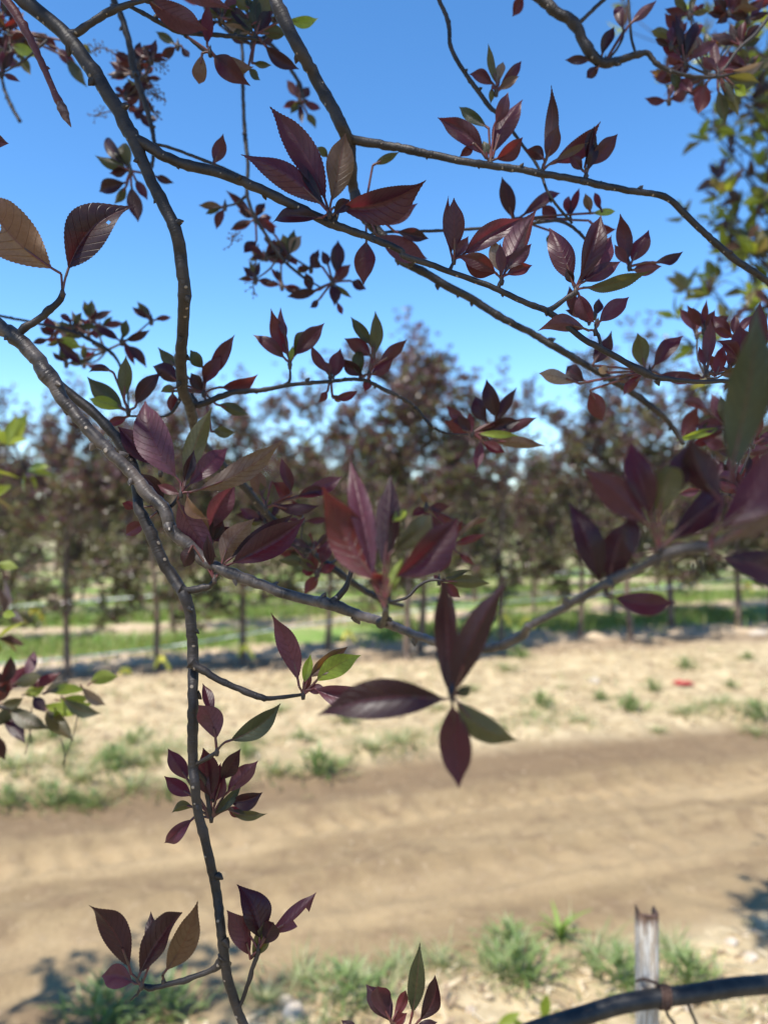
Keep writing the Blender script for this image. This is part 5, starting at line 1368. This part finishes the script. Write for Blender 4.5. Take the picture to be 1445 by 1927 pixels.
hp = [('L', -700, 2050, .0118, .98), ('L', -300, 1700, .0118, 1.03), ('L', 0, 1545, .0122, 1.05), ('L', 250, 1455, .0124, 1.06), ('L', 450, 1395, .0124, 1.065), ('L', 650, 1335, .0125, 1.068), ('L', 850, 1302, .0126, 1.07), ('L', 1000, 1285, .0126, 1.07), ('L', 1200, 1252, .0128, 1.08), ('L', 1445, 1228, .0130, 1.1), ('L', 1900, 1215, .0130, 1.14), ('L', 3000, 1330, .0130, 1.3)]
hose = empty('irrigation_hose', P(*Z('L', 850, 1302), 1.07), 'black irrigation hose tied across the white stake at the bottom right', 'hose')
mb = MB()
tube(mb, [(P(*Z(r, x, y), d), rr) for r, x, y, rr, d in hp], step=.012, sides=16, rough=.02)
hz = mb.build('hose_pipe', [HOSE], hose)
mb = MB()
for pts in ([(1000, 1310), (1020, 1370), (1060, 1460), (1090, 1600)], [(880, 1330), (900, 1400), (950, 1470), (960, 1600)]):
    mb2 = MB()
    tube(mb2, [(P(*Z('L', x, y), 1.075), .0022) for x, y in pts], step=.01, sides=8, rough=0)
    mb2.build('drip_line', [HOSE], hose)
mb = MB()
hc = P(*Z('L', 880, 1299), 1.07)
for off in (-.006, -.001, .004):
    tube(mb, [(hc + V((off + .002 * math.cos(a), .0138 * math.sin(a), .0142 * math.cos(a))), .0024) for a in np.linspace(0, 2 * PI, 17)], step=0, sides=6, rough=.1, cap=False)
tube(mb, [(hc + V((-.004, .01, .012)), .0022), (hc + V((-.022, .018, .014)), .0022), (hc + V((-.03, .03, .004)), .002)], step=.004, sides=6, rough=.1)
mb.build('wire_tie', [simple('rust', (.050, .028, .022), .85, .2, 0, 220, (.085, .052, .040), .001, 300)], stake)

STONE = simple('pale_stone', (.40, .33, .25), .9, .2, 0, 16, (.52, .45, .37), .004, 40)
def stone(px, py, wpx, label, mat=STONE, flat=.55):
    d = (1.6 - .03) * FPX / (py - CY)
    x = (px - CX) / FPX * d
    z = hgt(x, d)
    r = wpx / 2 / FPX * d
    import bmesh
    bm = bmesh.new()
    bmesh.ops.create_icosphere(bm, subdivisions=3, radius=1)
    sh = V((random.uniform(0, 50), 0, 0))
    for v in bm.verts:
        n_ = 1 + .35 * noise.noise(v.co * 1.1 + sh) + .12 * noise.noise(v.co * 3.5 + sh)
        v.co = V((v.co.x * n_, v.co.y * n_ * .8, v.co.z * n_ * flat)) * r
    me = bpy.data.meshes.new('stone'); bm.to_mesh(me); bm.free()
    me.materials.append(mat)
    me.polygons.foreach_set('use_smooth', [True] * len(me.polygons))
    o = bpy.data.objects.new('stone', me); col.objects.link(o)
    o.location = (x, d, z + r * flat * .25); o.rotation_euler = (0, 0, random.uniform(0, 3))
    tag(o, label, 'stone', 'stones on the verges')
for a in [(630, 1892, 42, 'largest whitish stone at the bottom, beside a weed'), (555, 1918, 56, 'flat pale stone at the bottom edge, left of the largest one'), (540, 1880, 28, 'small white stone above the flat bottom-edge stone'), (1118, 1292, 26, 'pale stone on the far bank beside a small green weed'), (1423, 1195, 34, 'grey-white stone at the right frame edge under the trees'), (885, 1918, 22, 'small pale stone right of the lowest leaf cluster'),
          (1375, 1775, 26, 'pale stone in the shade patch at the right'), (1290, 1900, 24, 'pale stone under the hose, right of the stake'), (1410, 1800, 30, 'tan stone at the right frame edge above the hose')]:
    stone(*a)
# red scrap on the bank
d = 1.55 * FPX / (1287 - CY); x = (1284 - CX) / FPX * d; z0 = hgt(x, d)
mb = MB()
nn = 9
for j in range(nn):
    for i in range(nn):
        a, b = i / (nn - 1) - .5, j / (nn - 1) - .5
        mb.v.append((x + a * .17 + .02 * noise.noise(V((a * 6, b * 6, 1))), d + b * .14, z0 + .012 + .05 * max(0, noise.noise(V((a * 5, b * 5, 9))) + .3) * (1 - 2 * max(abs(a), abs(b)) * .8)))
for j in range(nn - 1):
    for i in range(nn - 1):
        mb.face((j * nn + i, j * nn + i + 1, (j + 1) * nn + i + 1, (j + 1) * nn + i), [(0, 0)] * 4)
tag(mb.build('cloth_scrap', [simple('red_cloth', (.42, .06, .05), .8, .2, 0, 30, (.30, .04, .04))]), 'small crumpled red scrap lying on the far bank', 'scrap')

# bright shoots at the lower edge, left of the hose
sh_d = 1.9
sx2 = (985 - CX) / FPX * sh_d
shoot = empty('young_shoot', (sx2, sh_d, hgt(sx2, sh_d)), 'young shoot with yellow and bright green leaves at the bottom edge left of the hose', 'plant')
mb = MB()
b0 = V((sx2, sh_d, hgt(sx2, sh_d) - .02))
tube(mb, [(b0, .004), (b0 + V((.01, 0, .15)), .003), (P(995, 1945, sh_d), .0015)], step=.02, sides=6, rough=.05)
tube(mb, [(b0 + V((.01, 0, .15)), .003), (P(960, 1960, sh_d), .002), (P(942, 1930, sh_d), .0012)], step=.02, sides=6, rough=.05)
mb.build('stem', [BARK_THIN], shoot)
for (x0, y0, x1, y1, w) in ((928, 1938, 980, 1904, 16), (1022, 1925, 1029, 1868, 17), (990, 1950, 965, 1915, 14), (1000, 1950, 1020, 1910, 12)):
    mb = MB()
    p0, p1 = P(x0, y0, sh_d), P(x1, y1, sh_d)
    leaf(mb, p0, p1, w / FPX * sh_d * 1.2, 'y', seg=12, teeth=False, pet=.1, fold=.3, prad=.0015)
    mb.build('leaf', LS, shoot)
print('leaves', nleafs, 'objects', len(sc.objects))
